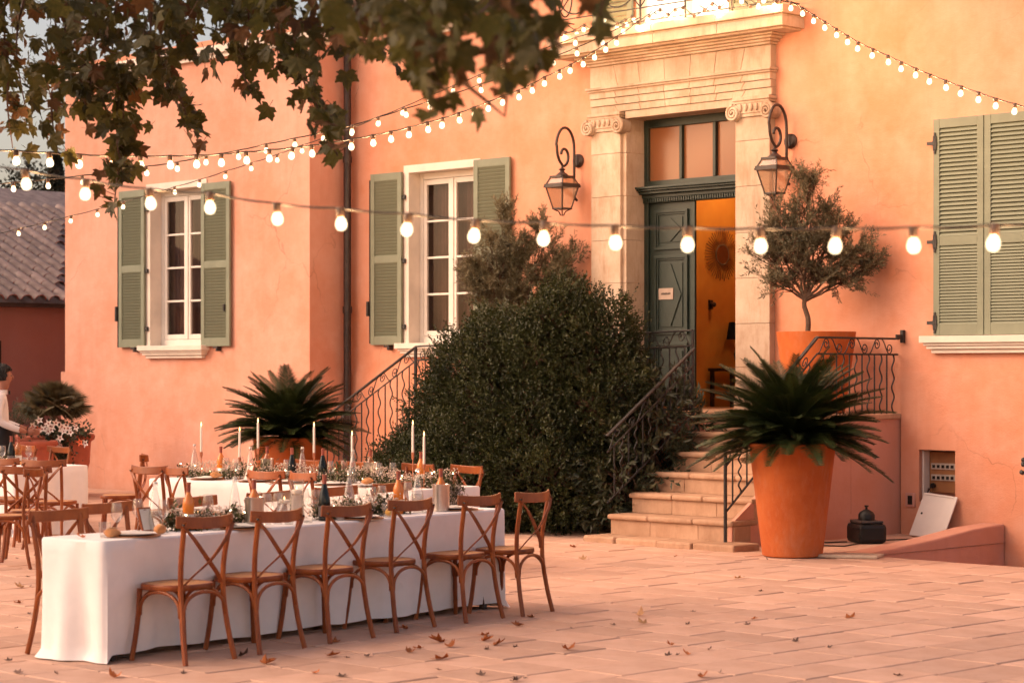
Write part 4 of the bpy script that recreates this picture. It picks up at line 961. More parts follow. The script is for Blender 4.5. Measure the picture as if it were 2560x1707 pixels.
def mk_bread():
    m = MB(); V, F = ballvf((0, 0, .028), .05, 14, 8, (1.05, .75, .6)); m.add([(x+.006*sin(z*90+y*60), y+.004*sin(x*80), max(z, .001)) for x, y, z in V], F)
    t = E('bread_roll'); ob('crust', m, BREAD, t, smooth=2); ob('score', MB().tube(spline([(-.03, -.012, .055), (0, .0, .059), (.03, .012, .055)], 6), .005, 5), mat('bread crumb', (.6, .35, .18), .8, .1, 20), t, smooth=2); return t
def mk_setting():
    t = E('place_setting'); ob('charger', MB().lathe([(.14, 0), (.165, .003), (.165, .008), (.14, .007)], 26), RATTAN, t, smooth=1); ob('plate', MB().lathe([(.08, .0085), (.135, .020), (.133, .023), (.085, .0125)], 26), METALW, t, smooth=1)
    n = MB(); n.add([(-.05, -.10, .022), (.05, -.10, .026), (.045, .0, .034), (.05, .10, .024), (-.05, .10, .026), (-.045, 0, .036)], [(0, 1, 2, 5), (5, 2, 3, 4)]); ob('napkin', n, NAPKIN, t)
    ob('fork', MB().box(-.185, -.175, -.09, .09, .0, .003), STEEL, t); ob('knife', MB().box(.178, .190, -.10, .10, .0, .003), STEEL, t); return t
def mk_frame():
    t = E('table_number_frame'); b = MB(); b.box(-.055, .055, -.006, .006, .0, .16); o = ob('board', b, WOOD, t); o.rotation_euler = (rad(-18), 0, 0); p = ob('card', MB().box(-.045, .045, -.0085, -.0065, .012, .148), PAPER, o)
    o2 = ob('easel_leg', MB().box(-.01, .01, .0, .008, .0, .15), WOOD, t); o2.location = (0, .09, 0); o2.rotation_euler = (rad(22), 0, 0); return t
ROSEB = mk_wine(ROSE, PAPER); PALEB = mk_wine(PALEWINE, PAPER)
FT, RT, LT = 'front table', 'rear table', 'left table'
def seq(kind, make, items, noun, cat, table_line, tname, adj='', z=TZ, sc_=None, sfx=''):
    n = len(items)
    for i, (x, off) in enumerate(items):
        P = table_line(off)(x); lab = f'{adj}{noun}, {ORD[i]} from the left on the {tname}{sfx}' if n > 1 else f'{adj}{noun} on the {tname}{sfx}'
        put(kind, make, P, lab, cat, f'{noun}s on the {tname}' if n > 1 else None, RND.uniform(0, 6), z, sc_)
seq('car', mk_carafe, [(388, -.05), (587, -.06), (873, -.12), (1044, .05)], 'clear water bottle', 'water bottle', t1, FT)
seq('car', mk_carafe, [(486, .0), (626, .2), (756, -.1), (882, .12)], 'clear water bottle', 'water bottle', t2, RT)
seq('rose', ROSEB, [(471, .0), (996, .05)], 'amber rose wine bottle with red foil', 'wine bottle', t1, FT)
seq('rose', ROSEB, [(552, .05), (1052, -.15)], 'rose wine bottle with white label', 'wine bottle', t2, RT)
seq('dark', mk_dark, [(811, .12)], 'dark wine bottle with red foil neck', 'wine bottle', t1, FT)
seq('dark', mk_dark, [(730, .08), (807, .0)], 'dark wine bottle with red foil neck', 'wine bottle', t2, RT)
seq('dark', mk_dark, [(28, .1)], 'dark wine bottle', 'wine bottle', t3, LT)
seq('pale', PALEB, [(46, .0)], 'pale wine bottle with red neck', 'wine bottle', t3, LT)
seq('buc', mk_bucket, [(636, .17), (1103, .10)], 'brushed steel wine cooler', 'wine cooler', t1, FT)
seq('buc', mk_bucket, [(668, -.1), (926, -.1)], 'brushed steel wine cooler', 'wine cooler', t2, RT)
seq('rose', ROSEB, [(635, .17), (1102, .10)], 'wine bottle standing in the steel cooler', 'wine bottle', t1, FT, z=TZ+.006)
seq('pale', PALEB, [(668, -.1), (926, -.1)], 'pale wine bottle standing in the steel cooler', 'wine bottle', t2, RT, z=TZ+.006)
seq('gl', mk_glass, [(292, .05), (409, .05), (447, -.1), (667, .05), (695, .08), (790, .0), (930, .02), (955, .0)], 'empty wine glass', 'wine glass', t1, FT)
seq('gl', mk_glass, [(565, .15), (600, -.1), (590, .25), (717, .1), (827, .1), (860, -.1), (947, .1), (982, .0)], 'empty wine glass', 'wine glass', t2, RT)
seq('gl', mk_glass, [(345, -.17), (520, -.18), (640, -.17), (760, -.18), (905, -.18), (1020, -.17)], 'wine glass along the far edge', 'wine glass', t1, FT)
seq('gl', mk_glass, [(6, .1), (72, -.05)], 'empty wine glass', 'wine glass', t3, LT)
seq('tum', mk_tumbler, [(262, .08), (540, .17), (722, .17), (770, .17), (850, .18), (968, .22), (1065, .12)], 'short clear tumbler', 'tumbler', t1, FT)
seq('tum', mk_tumbler, [(84, .1), (62, .15)], 'short clear tumbler', 'tumbler', t3, LT)
seq('hs', mk_hurr(.20, False), [(711, -.02)], 'low glass cylinder with a floating candle', 'candle', t1, FT); seq('ht', mk_hurr(.28, True), [(742, -.05)], 'tall glass cylinder with a floating candle', 'candle', t1, FT)
seq('stk', mk_stick, [(503, .05), (599, .02), (645, -.12), (785, -.2), (880, -.15), (1032, -.05), (1060, .1)], 'slim copper candlestick', 'candlestick', t2, RT, sfx='')
tops = [1054, 1066, 1044, 1054, 1076, 1049, 1077]
for i, (x, off) in enumerate([(503, .05), (599, .02), (645, -.12), (785, -.2), (880, -.15), (1032, -.05), (1060, .1)]):
    P = t2(off)(x); ztop = EYE+(929-tops[i])/FPX*P.y; zb = ztop-.30
    o = put('tap', mk_taper, P, f'tall lit white taper candle, {ORD[i]} from the left on the {RT}', 'candle', 'taper candles on the rear table', 0, zb)
    st = [q for q in C.objects if q.name.startswith('candlestick') and (Vector(q.location)-Vector((P.x, P.y, TZ))).length < .01][0]
    st.scale = (1, 1, max(.6, (zb-TZ+.012)/.165))
seq('brd', mk_bread, [(400, .12), (280, .12)], 'brown bread roll', 'bread', t1, FT); seq('brd', mk_bread, [(539, .33), (919, .30)], 'brown bread roll', 'bread', t2, RT, z=TZ+.022)
seq('set', mk_setting, [(335, .14), (600, .19), (900, .19), (1140, .1)], 'place setting with folded napkin', 'place setting', t1, FT)
seq('set', mk_setting, [(520, .28), (640, .28), (720, .29), (830, .28), (915, .28)], 'rattan charger and plate', 'place setting', t2, RT)
seq('frm', mk_frame, [(372, -.06)], 'small wooden frame seen from the side', 'frame', t1, FT); seq('frm', mk_frame, [(618, .26)], 'small wooden framed card leaning by the water bottle', 'frame', t2, RT)
# greenery garlands with white blossom and fairy lights
GARL = leafmat('garland leaf', (.055, .060, .022), (.11, .10, .04), .55, .35, .2); BLOS = mat('gypsophila', (.62, .47, .38), .8, .2, 40)
def garland(label, line, x0, x1, n, wid, hgt, seed, tail=False):
    rng = random.Random(seed); A, B_ = line(0)(x0), line(0)(x1); ax = (B_-A); ax.z = 0; side = Vector((-ax.y, ax.x, 0)).normalized()
    t = thing('garland', label, 'garland', (A.x, A.y, TZ)); lf, bs, fl = MB(), MB(), MB(); lights = []
    for i in range(n):
        q = rng.random(); dens = .55+.45*sin(q*17+seed)
        c = ax*q+side*rng.gauss(0, wid*.45)+Vector((0, 0, abs(rng.gauss(0, hgt*.45))*dens+.008))
        d = Vector((rng.gauss(0, 1), rng.gauss(0, 1), rng.gauss(.5, .7))).normalized(); s = d.cross(Vector((0, 0, 1)))
        s = (s if s.length > .1 else Vector((1, 0, 0))).normalized(); L = rng.uniform(.03, .06); wl_ = L*.2
        lf.add([c, c+d*L*.5+s*wl_, c+d*L, c+d*L*.5-s*wl_], [(0, 1, 2, 3)])
    for i in range(int(n*.55)):
        q = rng.random(); c = ax*q+side*rng.gauss(0, wid*.5)+Vector((0, 0, rng.uniform(.02, hgt*1.15)*(.5+.5*abs(sin(q*11+seed))))); r = rng.uniform(.004, .0075)
        bs.add([c+Vector((r, 0, 0)), c+Vector((-r, 0, 0)), c+Vector((0, r, 0)), c+Vector((0, -r, 0)), c+Vector((0, 0, r)), c+Vector((0, 0, -r))], [(0, 2, 4), (2, 1, 4), (1, 3, 4), (3, 0, 4), (2, 0, 5), (1, 2, 5), (3, 1, 5), (0, 3, 5)])
    if tail:
        for i in range(int(n*.12)):
            q = rng.random(); c = ax*1.0+ax.normalized()*(.03+.05*q+rng.gauss(0, .02))+side*rng.gauss(0, .06)+Vector((0, 0, .05-.42*q)); d = Vector((rng.gauss(0, .6), rng.gauss(0, .6), -.7)).normalized(); s = d.cross(Vector((1, .3, 0))).normalized(); L = rng.uniform(.03, .06)
            lf.add([c, c+d*L*.5+s*L*.2, c+d*L, c+d*L*.5-s*L*.2], [(0, 1, 2, 3)]); r = .006; c = c+d*.03
            bs.add([c+Vector((r, 0, 0)), c+Vector((-r, 0, 0)), c+Vector((0, r, 0)), c+Vector((0, -r, 0)), c+Vector((0, 0, r))], [(0, 2, 4), (2, 1, 4), (1, 3, 4), (3, 0, 4)])
    stuff(ob('leaves', lf, GARL, t)); stuff(ob('blossom', bs, BLOS, t)); m = int(ax.length*11)
    for i in range(m):
        q = (i+rng.random())/m; c = ax*q+side*rng.gauss(0, wid*.5)+Vector((0, 0, rng.uniform(.03, hgt))); o = ob('fairy_light', FMESH, None, t); o.location = c
    return t
FMESH = MB().ball((0, 0, 0), .0055, 8, 5).mesh('fairy_light', FAIRY, 2)
garland('leafy garland with fairy lights at the left half of the front table', t1, 425, 620, 2000, .10, .12, 1)
garland('leafy garland with lemons and fairy lights at the right half of the front table', t1, 790, 1010, 2200, .10, .13, 2)
garland('long leafy garland with white blossom hanging over the end of the rear table', t2, 455, 1128, 6500, .16, .15, 3, True)
garland('leafy garland with fairy lights on the left table', t3, -40, 30, 400, .1, .09, 4)
def mk_lemon(): t = E('lemon'); ob('peel', MB().ball((0, 0, .03), .03, 12, 8, sq=(1.25, 1, 1)), mat('lemon peel', (.72, .36, .03), .5, .1, 30), t, smooth=2); ob('tip', MB().lathe([(.008, 0), (.003, .012)], 8), mat('lemon tip', (.5, .3, .05), .6, .1, 10), t).location = (.036, 0, .03); return t
seq('lem', mk_lemon, [(973, .2)], 'yellow lemon', 'lemon', t1, FT); seq('lem', mk_lemon, [(1018, .3)], 'yellow lemon', 'lemon', t2, RT)
# ================================================================ PLANTS
CYC = leafmat('cycad leaflet', (.014, .026, .006), (.044, .056, .014), .42, .5, .12, .35)
OLV = leafmat('olive leaf', (.095, .088, .050), (.23, .19, .11), .55, .4, .2, scale=1.2)
BUSH = leafmat('dark bush leaf', (.010, .017, .004), (.055, .062, .015), .45, .4, .18, scale=1.8)
OLEA = leafmat('broad shrub leaf', (.030, .040, .020), (.070, .075, .036), .42, .5, .15)
FAN = leafmat('fan palm leaf', (.075, .060, .028), (.15, .115, .055), .6, .35, .15)
FARTREE = leafmat('far tree leaf', (.025, .027, .016), (.06, .055, .03), .6, .3, .15)
def pot(name, label, P, r_top, r_bot, h, m=POT, rim=0.0, cat='plant pot'):
    t = thing(name, label, cat, P)
    prof = [(r_bot-.02, 0), (r_bot, .012), (r_bot+(r_top-r_bot)*.5, h*.5), (r_top, h-.004), (r_top-.004, h), (r_top-.03, h), (r_top-.045, h-.09)]
    if rim: prof = [(r_bot-.02, 0), (r_bot, .012), (r_bot+(r_top-r_bot)*.62, h*.5), (r_bot+(r_top-r_bot)*.66, h*.52), (r_bot+(r_top-r_bot)*.66, h*.535), (r_top-rim, h-.13), (r_top-rim+.01, h-.10), (r_top, h-.07), (r_top+.01, h-.03), (r_top-.005, h), (r_top-.06, h), (r_top-.07, h-.1)]
    ob('shell', MB().lathe(prof, 48, cap=False), m, t, smooth=1); ob('soil', MB().lathe([(r_top-.05, h-.07), (.0, h-.055)], 32, cap=False), SOIL, t); return t
def leaf_np(name, P, D, S, L, W, mat_, parent, bend=.0):
    # one 2-quad folded leaf per row: base P, direction D, side S
    n = len(P); N = np.cross(D, S); L = L[:, None]; W = W[:, None]
    v = np.stack([P, P+D*L*.45+S*W+N*W*.4, P+D*L, P+D*L*.45-S*W+N*W*.4], 1).reshape(-1, 3)
    b = np.arange(n)[:, None]*4; f = np.concatenate([b+[0, 1, 2], b+[0, 2, 3]], 1).reshape(-1, 3)
    me = bpy.data.meshes.new(name); me.from_pydata(v.tolist(), [], f.tolist()); me.materials.append(mat_); me.update()
    o = bpy.data.objects.new(name, me); C.objects.link(o); o.parent = parent; return o
def unit(a): return a/np.maximum(np.linalg.norm(a, axis=1, keepdims=True), 1e-9)
# ---------------- cycads
def frond_mesh(L, seed):
    rng = random.Random(seed); mb = MB(); pts = []; n = 46
    for i in range(n+1):
        q = i/n; pts.append(Vector((0, L*(q-.08*q*q), -.22*L*q**2.3+.04*L*q)))
    mb.tube(pts[::4]+[pts[-1]], [.007*(1-.75*i/12) for i in range(len(pts[::4])+1)], 5)
    for i in range(4, n+1):
        q = i/n; T = (pts[i]-pts[i-1]).normalized(); U = Vector((1, 0, 0)).cross(T).normalized(); env = .19*L*(min(1, (q-.05)/.18))*(1-max(0, q-.6)/.4*.72)
        for s in (-1, 1):
            for sub in (0, .5):
                p = pts[i-1].lerp(pts[i], sub); d = (Vector((s*.80, 0, 0))+T*.62+U*(.32+rng.uniform(-.08, .08))).normalized(); l = env*rng.uniform(.9, 1.1); w = .0046; tip = p+d*l-Vector((0, 0, .12*l))
                md = p+d*l*.5; sd = T*w; mb.add([p-sd*.8, p+sd*.8, md+sd, md-sd, tip], [(0, 1, 2, 3), (3, 2, 4)])
    return mb.mesh('frond', CYC)
def cycad(label, P, n, size, seed, zsc=1.0):
    t = thing('cycad', label, 'cycad', P); rng = random.Random(seed)
    tr = MB().lathe([(.10, 0), (.13, .06), (.11, .16), (.04, .22)], 14); ob('trunk', tr, BARK, t, smooth=1)
    ms = [frond_mesh(size*k, seed*10+i) for i, k in enumerate((1.0, .92, 1.06, .84))]; ga = 2.39996
    for i in range(n):
        q = (i+.5)/n; el = math.asin(.97-1.09*q); az = i*ga+rng.uniform(-.12, .12); k = (.92+.08*min(1, q*1.9))*rng.uniform(.88, 1.05); el += rng.uniform(-.12, .12)
        o = ob('frond', ms[i % 4], None, t); o.location = (.03*cos(az), .03*sin(az), .20-.09*q); o.rotation_mode = 'XYZ'
        o.rotation_euler = Matrix.Rotation(az-pi/2, 4, 'Z').__matmul__(Matrix.Rotation(el, 4, 'X')).__matmul__(Matrix.Rotation(rng.uniform(-.3, .3), 4, 'Y')).to_euler(); o.scale = (k*1.05, k, k)
    return t
PR = Vector((2.66, 20.87, .004)); pot('plant_pot', 'tall smooth terracotta pot holding a cycad at the foot of the steps', PR, .41, .285, 1.07)
cycad('big dark green cycad spilling from the tall pot beside the steps', PR+Vector((0, 0, .98)), 175, .98, 1)
PL = Vector((-2.68, 26.4, .004)); pot('plant_pot', 'terracotta pot with a cycad behind the rear dining table', PL, .43, .30, .96)
cycad('dark green cycad in the pot behind the candles by the sloping railing', PL+Vector((0, 0, .88)), 140, .94, 2)
# ---------------- olives on the landing
def branch_pts(a, b, rng, n=6, wob=.05):
    A, B_ = Vector(a), Vector(b); out = []
    for i in range(n+1):
        q = i/n; p = A.lerp(B_, q); k = wob*sin(pi*q); out.append(p+Vector((rng.uniform(-k, k), rng.uniform(-k, k), 0)))
    return out
def olive(label, P, trunk_top, lobes, nleaf, seed, h0=.0):
    t = thing('olive_tree', label, 'olive tree', P); rng = random.Random(seed); nr = np.random.default_rng(seed); br = MB(); tw = MB()
    base = spline([(0, 0, 0), (.015, 0, trunk_top*.45), (-.03, .01, trunk_top*.8), (-.01, 0, trunk_top)], 8); br.tube(base, [.031*(1-.03*i) for i in range(9)], 8)
    starts = []
    for (x, y, z, rx, rz_) in lobes:
        p = branch_pts((-.01, 0, trunk_top*rng.uniform(.85, 1)), (x, y, z), rng, 6, .05); br.tube(p, [.016*(1-.12*i) for i in range(7)], 6)
        m = int(26*rx/.3)
        for k in range(m):
            d = Vector((rng.gauss(0, 1), rng.gauss(0, 1), rng.gauss(.35, .9))).normalized(); r_ = rng.uniform(.3, 1.05)
            e = Vector((x+d.x*rx*r_, y+d.y*rx*r_, z+d.z*rz_*r_)); st = p[rng.randint(3, 6)]; q = branch_pts(st, e, rng, 4, .03); tw.tube(q, [.005, .0045, .004, .003, .002], 4)
            starts.append((st, e))
    ob('trunk', br, BARK, t, smooth=1); ob('twigs', tw, TWIG, t)
    # sprigs: leafy shoots growing on from the twig ends
    ns = nleaf//18; Ps, Ds = [], []
    for i in range(ns):
        st, e = starts[rng.randrange(len(starts))]; q = rng.uniform(.45, 1.0); p = st.lerp(e, q); g = ((e-st).normalized()*.7+Vector((rng.gauss(0, .5), rng.gauss(0, .5), rng.gauss(.55, .5)))).normalized(); L = rng.uniform(.08, .20)
        for k in range(18):
            s = k/18; c = p+g*L*s; a = rng.uniform(0, 6.28); o1 = g.cross(Vector((.3, .5, .8))).normalized(); o2 = g.cross(o1); Ps.append(c); Ds.append((g*.75+(o1*cos(a)+o2*sin(a))*.75).normalized())
    Ps = np.array(Ps); Ds = np.array(Ds); S = unit(np.cross(Ds, nr.normal(size=Ds.shape))); n = len(Ps)
    leaf_np('foliage', Ps, Ds, S, nr.uniform(.032, .058, n), nr.uniform(.004, .0065, n), OLV, t)['kind'] = 'stuff'
    return t
OP = FP(-14.52, .62, 1.302); pot('plant_pot', 'terracotta pot with an olive tree behind the landing railing', OP, .43, .31, .88)
olive('small olive tree with a forked trunk in the pot right of the door', OP+Vector((-.10, 0, .80)), .46, [(-.02, 0, 1.38, .34, .42), (-.36, .05, 1.20, .30, .36), (.32, 0, 1.25, .32, .36), (.10, .1, 1.0, .40, .28), (-.20, -.1, .92, .34, .28), (.50, 0, .95, .30, .24), (-.44, 0, .90, .26, .26), (.02, 0, 1.72, .17, .30), (.66, 0, .78, .22, .16), (.15, 0, .72, .30, .16), (-.32, 0, .62, .28, .18), (.40, 0, .62, .26, .18)], 32000, 5)
OL = FP(-19.02, .66, 1.302); pot('plant_pot', 'terracotta pot hidden behind the big bush under the left olive tree', OL, .43, .31, .80)
olive('small grey-green olive tree left of the door above the big bush', OL+Vector((0, 0, .72)), .35, [(-.05, 0, .82, .40, .36), (-.42, 0, .72, .36, .32), (.36, 0, .80, .40, .32), (.0, 0, 1.18, .36, .38), (.34, 0, 1.36, .24, .42), (-.32, 0, 1.10, .34, .36), (.58, 0, .74, .32, .28), (-.16, 0, 1.55, .18, .38), (.12, .1, .5, .45, .25), (.50, 0, 1.05, .34, .32), (-.58, 0, .95, .22, .28)], 46000, 6)
# ---------------- big bush
def bush(name, label, cat, ells, nsprig, leaves, Lr, Wr, m, seed, spr=(.05, .16), stems=(), up=.45, inner=0, clumps=0):
    P0 = FP(*ells[0][:2]); t = thing(name, label, cat, (P0.x, P0.y, 0)); nr = np.random.default_rng(seed); rng = random.Random(seed); pts, dirs = [], []
    E_ = [(FP(u, w, z)-P0, ru, rw, rz_) for u, w, z, ru, rw, rz_ in ells]
    for i in range(clumps):              # smaller clumps standing out of the main masses, with dark hollows between
        c, ru, rw, rz_ = E_[rng.randrange(len(ells))]; d = Vector((rng.gauss(0, 1), rng.gauss(0, 1), rng.gauss(.25, .8))).normalized(); r_ = rng.uniform(.17, .32)
        E_.append((c+Vector((Q, -Q, 0))*(d.x*ru*.76)+Vector((-Q, -Q, 0))*(d.y*rw*.76)+Vector((0, 0, d.z*rz_*.76)), r_, r_, r_*1.1))
    wt = np.array([ru*rz_+rw*rz_ for _, ru, rw, rz_ in E_]); wt /= wt.sum()
    ux, wx = Vector((Q, -Q, 0)), Vector((-Q, -Q, 0)); k = 0
    while k < nsprig:
        c, ru, rw, rz_ = E_[nr.choice(len(E_), p=wt)]; d = Vector(nr.normal(size=3)).normalized(); lump = 1+.13*sin(d.x*7+c.x*3)*sin(d.y*6+1)+.11*sin(d.z*9+c.y*2)+.06*sin(d.x*17+d.z*13)
        r_ = lump*(1.02-.42*nr.random()**1.8)
        p = c+ux*(d.x*ru*r_)+wx*(d.y*rw*r_)+Vector((0, 0, d.z*rz_*r_)); inside = False
        if p.z < .03: continue
        for c2, a, b, z2 in E_:
            if c2 is c: continue
            q = p-c2
            if (q.dot(ux)/a)**2+(q.dot(wx)/b)**2+(q.z/z2)**2 < .62: inside = True; break
        if inside: continue
        g = (ux*(d.x/ru)+wx*(d.y/rw)+Vector((0, 0, d.z/rz_))).normalized(); g = (g+Vector(nr.normal(size=3))*.45+Vector((0, 0, up))).normalized(); pts.append(p); dirs.append(g); k += 1
    Ps, Ds = [], []
    for p, g in zip(pts, dirs):
        L = rng.uniform(*spr)*(1.9 if rng.random() < .07 else 1); o1 = g.cross(Vector((.31, .52, .8))).normalized(); o2 = g.cross(o1)
        for j in range(leaves):
            a = rng.uniform(0, 6.28); Ps.append(p+g*(L*(j+1)/leaves)); Ds.append((g*rng.uniform(.5, 1.1)+(o1*cos(a)+o2*sin(a))*.8).normalized())
    Ps, Ds = np.array(Ps), np.array(Ds); n = len(Ps); S = unit(np.cross(Ds, nr.normal(size=Ds.shape)))
    leaf_np('foliage', Ps, Ds, S, nr.uniform(*Lr, n), nr.uniform(*Wr, n), m, t)['kind'] = 'stuff'
    if inner:
        Ps, Ds = [], []
        for i in range(inner):
            c, ru, rw, rz_ = E_[nr.choice(len(E_), p=wt)]; d = Vector(nr.normal(size=3)).normalized()*nr.uniform(.3, .82); Ps.append(c+ux*(d.x*ru)+wx*(d.y*rw)+Vector((0, 0, d.z*rz_))); Ds.append(Vector(nr.normal(size=3)).normalized())
        Ps, Ds = np.array(Ps), np.array(Ds); n = len(Ps); S = unit(np.cross(Ds, nr.normal(size=Ds.shape))); leaf_np('inner_foliage', Ps, Ds, S, nr.uniform(.05, .09, n), nr.uniform(.014, .024, n), m, t)['kind'] = 'stuff'
    st = MB()
    for (u, w, z) in stems:
        b0 = FP(ells[0][0]+rng.uniform(-.3, .3), ells[0][1]+rng.uniform(-.2, .2), 0)-P0; st.tube(branch_pts(b0, FP(u, w, z)-P0, rng, 7, .12), [.03*(1-.11*i) for i in range(8)], 6)
    ob('stems', st, BARK, t, smooth=1)
    core = MB()                          # dense inner twigs that block the view through the middle
    for c, ru, rw, rz_ in E_:
        for i in range(22):
            d = Vector(nr.normal(size=3)).normalized()*.78; e = c+ux*(d.x*ru)+wx*(d.y*rw)+Vector((0, 0, d.z*rz_)); core.tube([c*.9+Vector((0, 0, c.z*.1)), c.lerp(e, .55)+Vector(nr.normal(size=3))*.04, e], [.012, .008, .004], 4)
    stuff(ob('inner_twigs', core, TWIG, t)); return t
bush('bush', 'huge dark evergreen bush between the stone steps and the rear dining table', 'bush',
     [(-17.2, 2.35, .95, 1.05, .85, 1.15), (-17.9, 2.3, 1.25, .85, .75, .90), (-16.5, 2.15, 1.35, .75, .6, .95), (-18.35, 2.2, .95, .66, .6, .72), (-17.6, 2.1, 1.80, .85, .6, .52), (-16.8, 2.2, 1.85, .55, .5, .60), (-16.25, 1.95, 1.6, .36, .40, .55), (-18.25, 2.1, 1.65, .50, .45, .45), (-16.6, 2.6, .55, .65, .65, .60), (-17.6, 2.9, .55, .85, .6, .65), (-19.05, 2.2, .62, .36, .4, .36), (-18.6, 2.7, .5, .6, .5, .5), (-17.9, 2.0, 1.95, .42, .4, .34), (-16.95, 2.1, 2.16, .34, .35, .36), (-16.35, 2.0, 2.10, .36, .38, .44)],
     18500, 12, (.022, .040), (.007, .012), BUSH, 21, stems=[(-19.2, 2.2, .9), (-18.3, 2.3, 1.3), (-17.2, 2.3, 1.6), (-16.5, 2.2, 1.4), (-19.2, 2.2, .7)], inner=20000, clumps=75)
bush('leafy_shrub', 'broad leaved dark shrub growing between the bush and the stone steps', 'shrub', [(-15.75, 1.95, .95, .30, .40, .55), (-15.85, 2.35, .55, .32, .4, .45), (-15.7, 1.65, 1.2, .28, .3, .35)], 420, 9, (.07, .13), (.013, .021), OLEA, 22, spr=(.10, .24), stems=[(-15.7, 1.9, 1.0), (-15.8, 2.3, .7)], up=.2)
# ---------------- flower pots at the left
FPp = Vector((-6.50, 31.2, .004)); pot('plant_pot', 'wide terracotta pot with rolled rim holding a fan palm and white flowers', FPp+Vector((.02, 0, 0)), .55, .36, .86, POT_OLD, .05)
FP2 = Vector((-6.75, 30.2, .004)); pot('plant_pot', 'lower rimmed terracotta pot standing in front of the fan palm pot', FP2, .50, .36, .80, POT_OLD, .05)
def fan_mesh(seed):
    rng = random.Random(seed); mb = MB(); mb.tube([(0, 0, 0), (0, .30, .02)], [.008, .005], 5); n = 24
    for i in range(n):
        a = rad(-105+210*i/(n-1)); L = .30*(1-.18*abs(i-n/2)/n*2)*rng.uniform(.93, 1.05); d = Vector((sin(a), cos(a), 0)); s = Vector((cos(a), -sin(a), 0)); p = Vector((0, .30, .02)); w = .013; dz = Vector((0, 0, .03))
        mb.add([p, p+d*L*.5+s*w+dz*.3, p+d*L-Vector((0, 0, .03)), p+d*L*.5-s*w+dz*.3, p+d*L*.5+dz], [(0, 1, 4), (1, 2, 4), (2, 3, 4), (3, 0, 4)])
    return mb.mesh('fan_leaf', FAN)
fp = thing('fan_palm', 'bushy dwarf fan palm above white flowers by the corner of the house', 'palm', FPp+Vector((.0, 0, .80))); ob('trunk', MB().lathe([(.06, 0), (.055, .30), (.03, .36)], 10), BARK, fp, smooth=1)
fm = [fan_mesh(i) for i in range(3)]; rng = random.Random(8)
for i in range(52):
    q = (i+.5)/52; el = rad(86)*(1-q)+rad(0)*q; az = i*2.39996; o = ob('fan_leaf', fm[i % 3], None, fp); o.location = (0, 0, .32)
    o.rotation_euler = (Matrix.Rotation(az, 4, 'Z') @ Matrix.Rotation(el, 4, 'X') @ Matrix.Rotation(rng.uniform(-.8, .8), 4, 'Y')).to_euler(); k = .88+.15*q; o.scale = (k, k, k)
PET = mat('white petal', (.80, .70, .64), .6, .05, 20); ORP = mat('orange petal', (.75, .16, .06), .6, .05, 20); EYEM = mat('flower eye', (.30, .05, .03), .7, .1, 20)
fl = thing('mandevilla', 'trailing plant with white star flowers hanging over the pot rim', 'flowering plant', FPp+Vector((.1, -.2, .82))); nr = np.random.default_rng(4); rng = random.Random(4)
n = 2600; Ps = np.stack([np.clip(nr.normal(.02, .22, n), -.45, .45), np.clip(nr.normal(-.12, .12, n), -.35, .2), np.clip(nr.normal(.05, .08, n), -.06, .22)], 1); tr_ = nr.random(n) < .35; Ps[tr_] = np.stack([nr.normal(.10, .11, tr_.sum()), nr.normal(-.40, .05, tr_.sum()), nr.uniform(-.42, .1, tr_.sum())], 1)
Ds = unit(nr.normal(size=(n, 3))+[0, -.5, .2]); S = unit(np.cross(Ds, nr.normal(size=(n, 3)))); leaf_np('foliage', Ps, Ds, S, nr.uniform(.04, .07, n), nr.uniform(.012, .02, n), OLEA, fl)['kind'] = 'stuff'
def star(m):
    mb = MB()
    for i in range(5):
        a = 2*pi*i/5; b = a+pi/5; c = a-pi/5; mb.add([(0, .012, 0), (.022*cos(b), 0, .022*sin(b)), (.050*cos(a), -.008, .050*sin(a)), (.022*cos(c), 0, .022*sin(c))], [(0, 1, 2, 3)], 0)
    mb.ball((0, .004, 0), .010, 6, 4, mi=1); return mb.mesh('flower', [m, EYEM])
SW, SO = star(PET), star(ORP)
fpx = [(98, 1050), (121, 1058), (140, 1057), (96, 1073), (105, 1072), (153, 1071), (112, 1071), (126, 1065), (130, 1068), (127, 1074), (155, 1066), (161, 1070), (170, 1070), (158, 1077), (176, 1080), (120, 1078), (190, 1068), (150, 1095), (144, 1110), (153, 1118), (200, 1105), (213, 1108), (82, 1064), (82, 1073)]
for i, (x, y) in enumerate(fpx):
    p = PX(x, y, 30.44)-Vector(fl.location); o = ob('flower', SO if i in (3, 20) else SW, None, fl); o.location = p; o.rotation_euler = (rng.uniform(-.5, .3), rng.uniform(0, 6), rng.uniform(-.5, .5)); o.scale = (1.3,)*3
bush('rosemary', 'spiky dark green herb at the right rim of the flower pot', 'herb', [(-26.33, 3.12, .98, .12, .12, .20)], 60, 22, (.03, .05), (.003, .005), OLEA, 31, spr=(.12, .22), up=1.2)
bush('lavender', 'grey green low shrub in the lower left pot', 'shrub', [(-26.4, 3.98, .86, .24, .24, .16)], 150, 14, (.03, .05), (.004, .007), OLV, 32, spr=(.08, .16), up=.6)
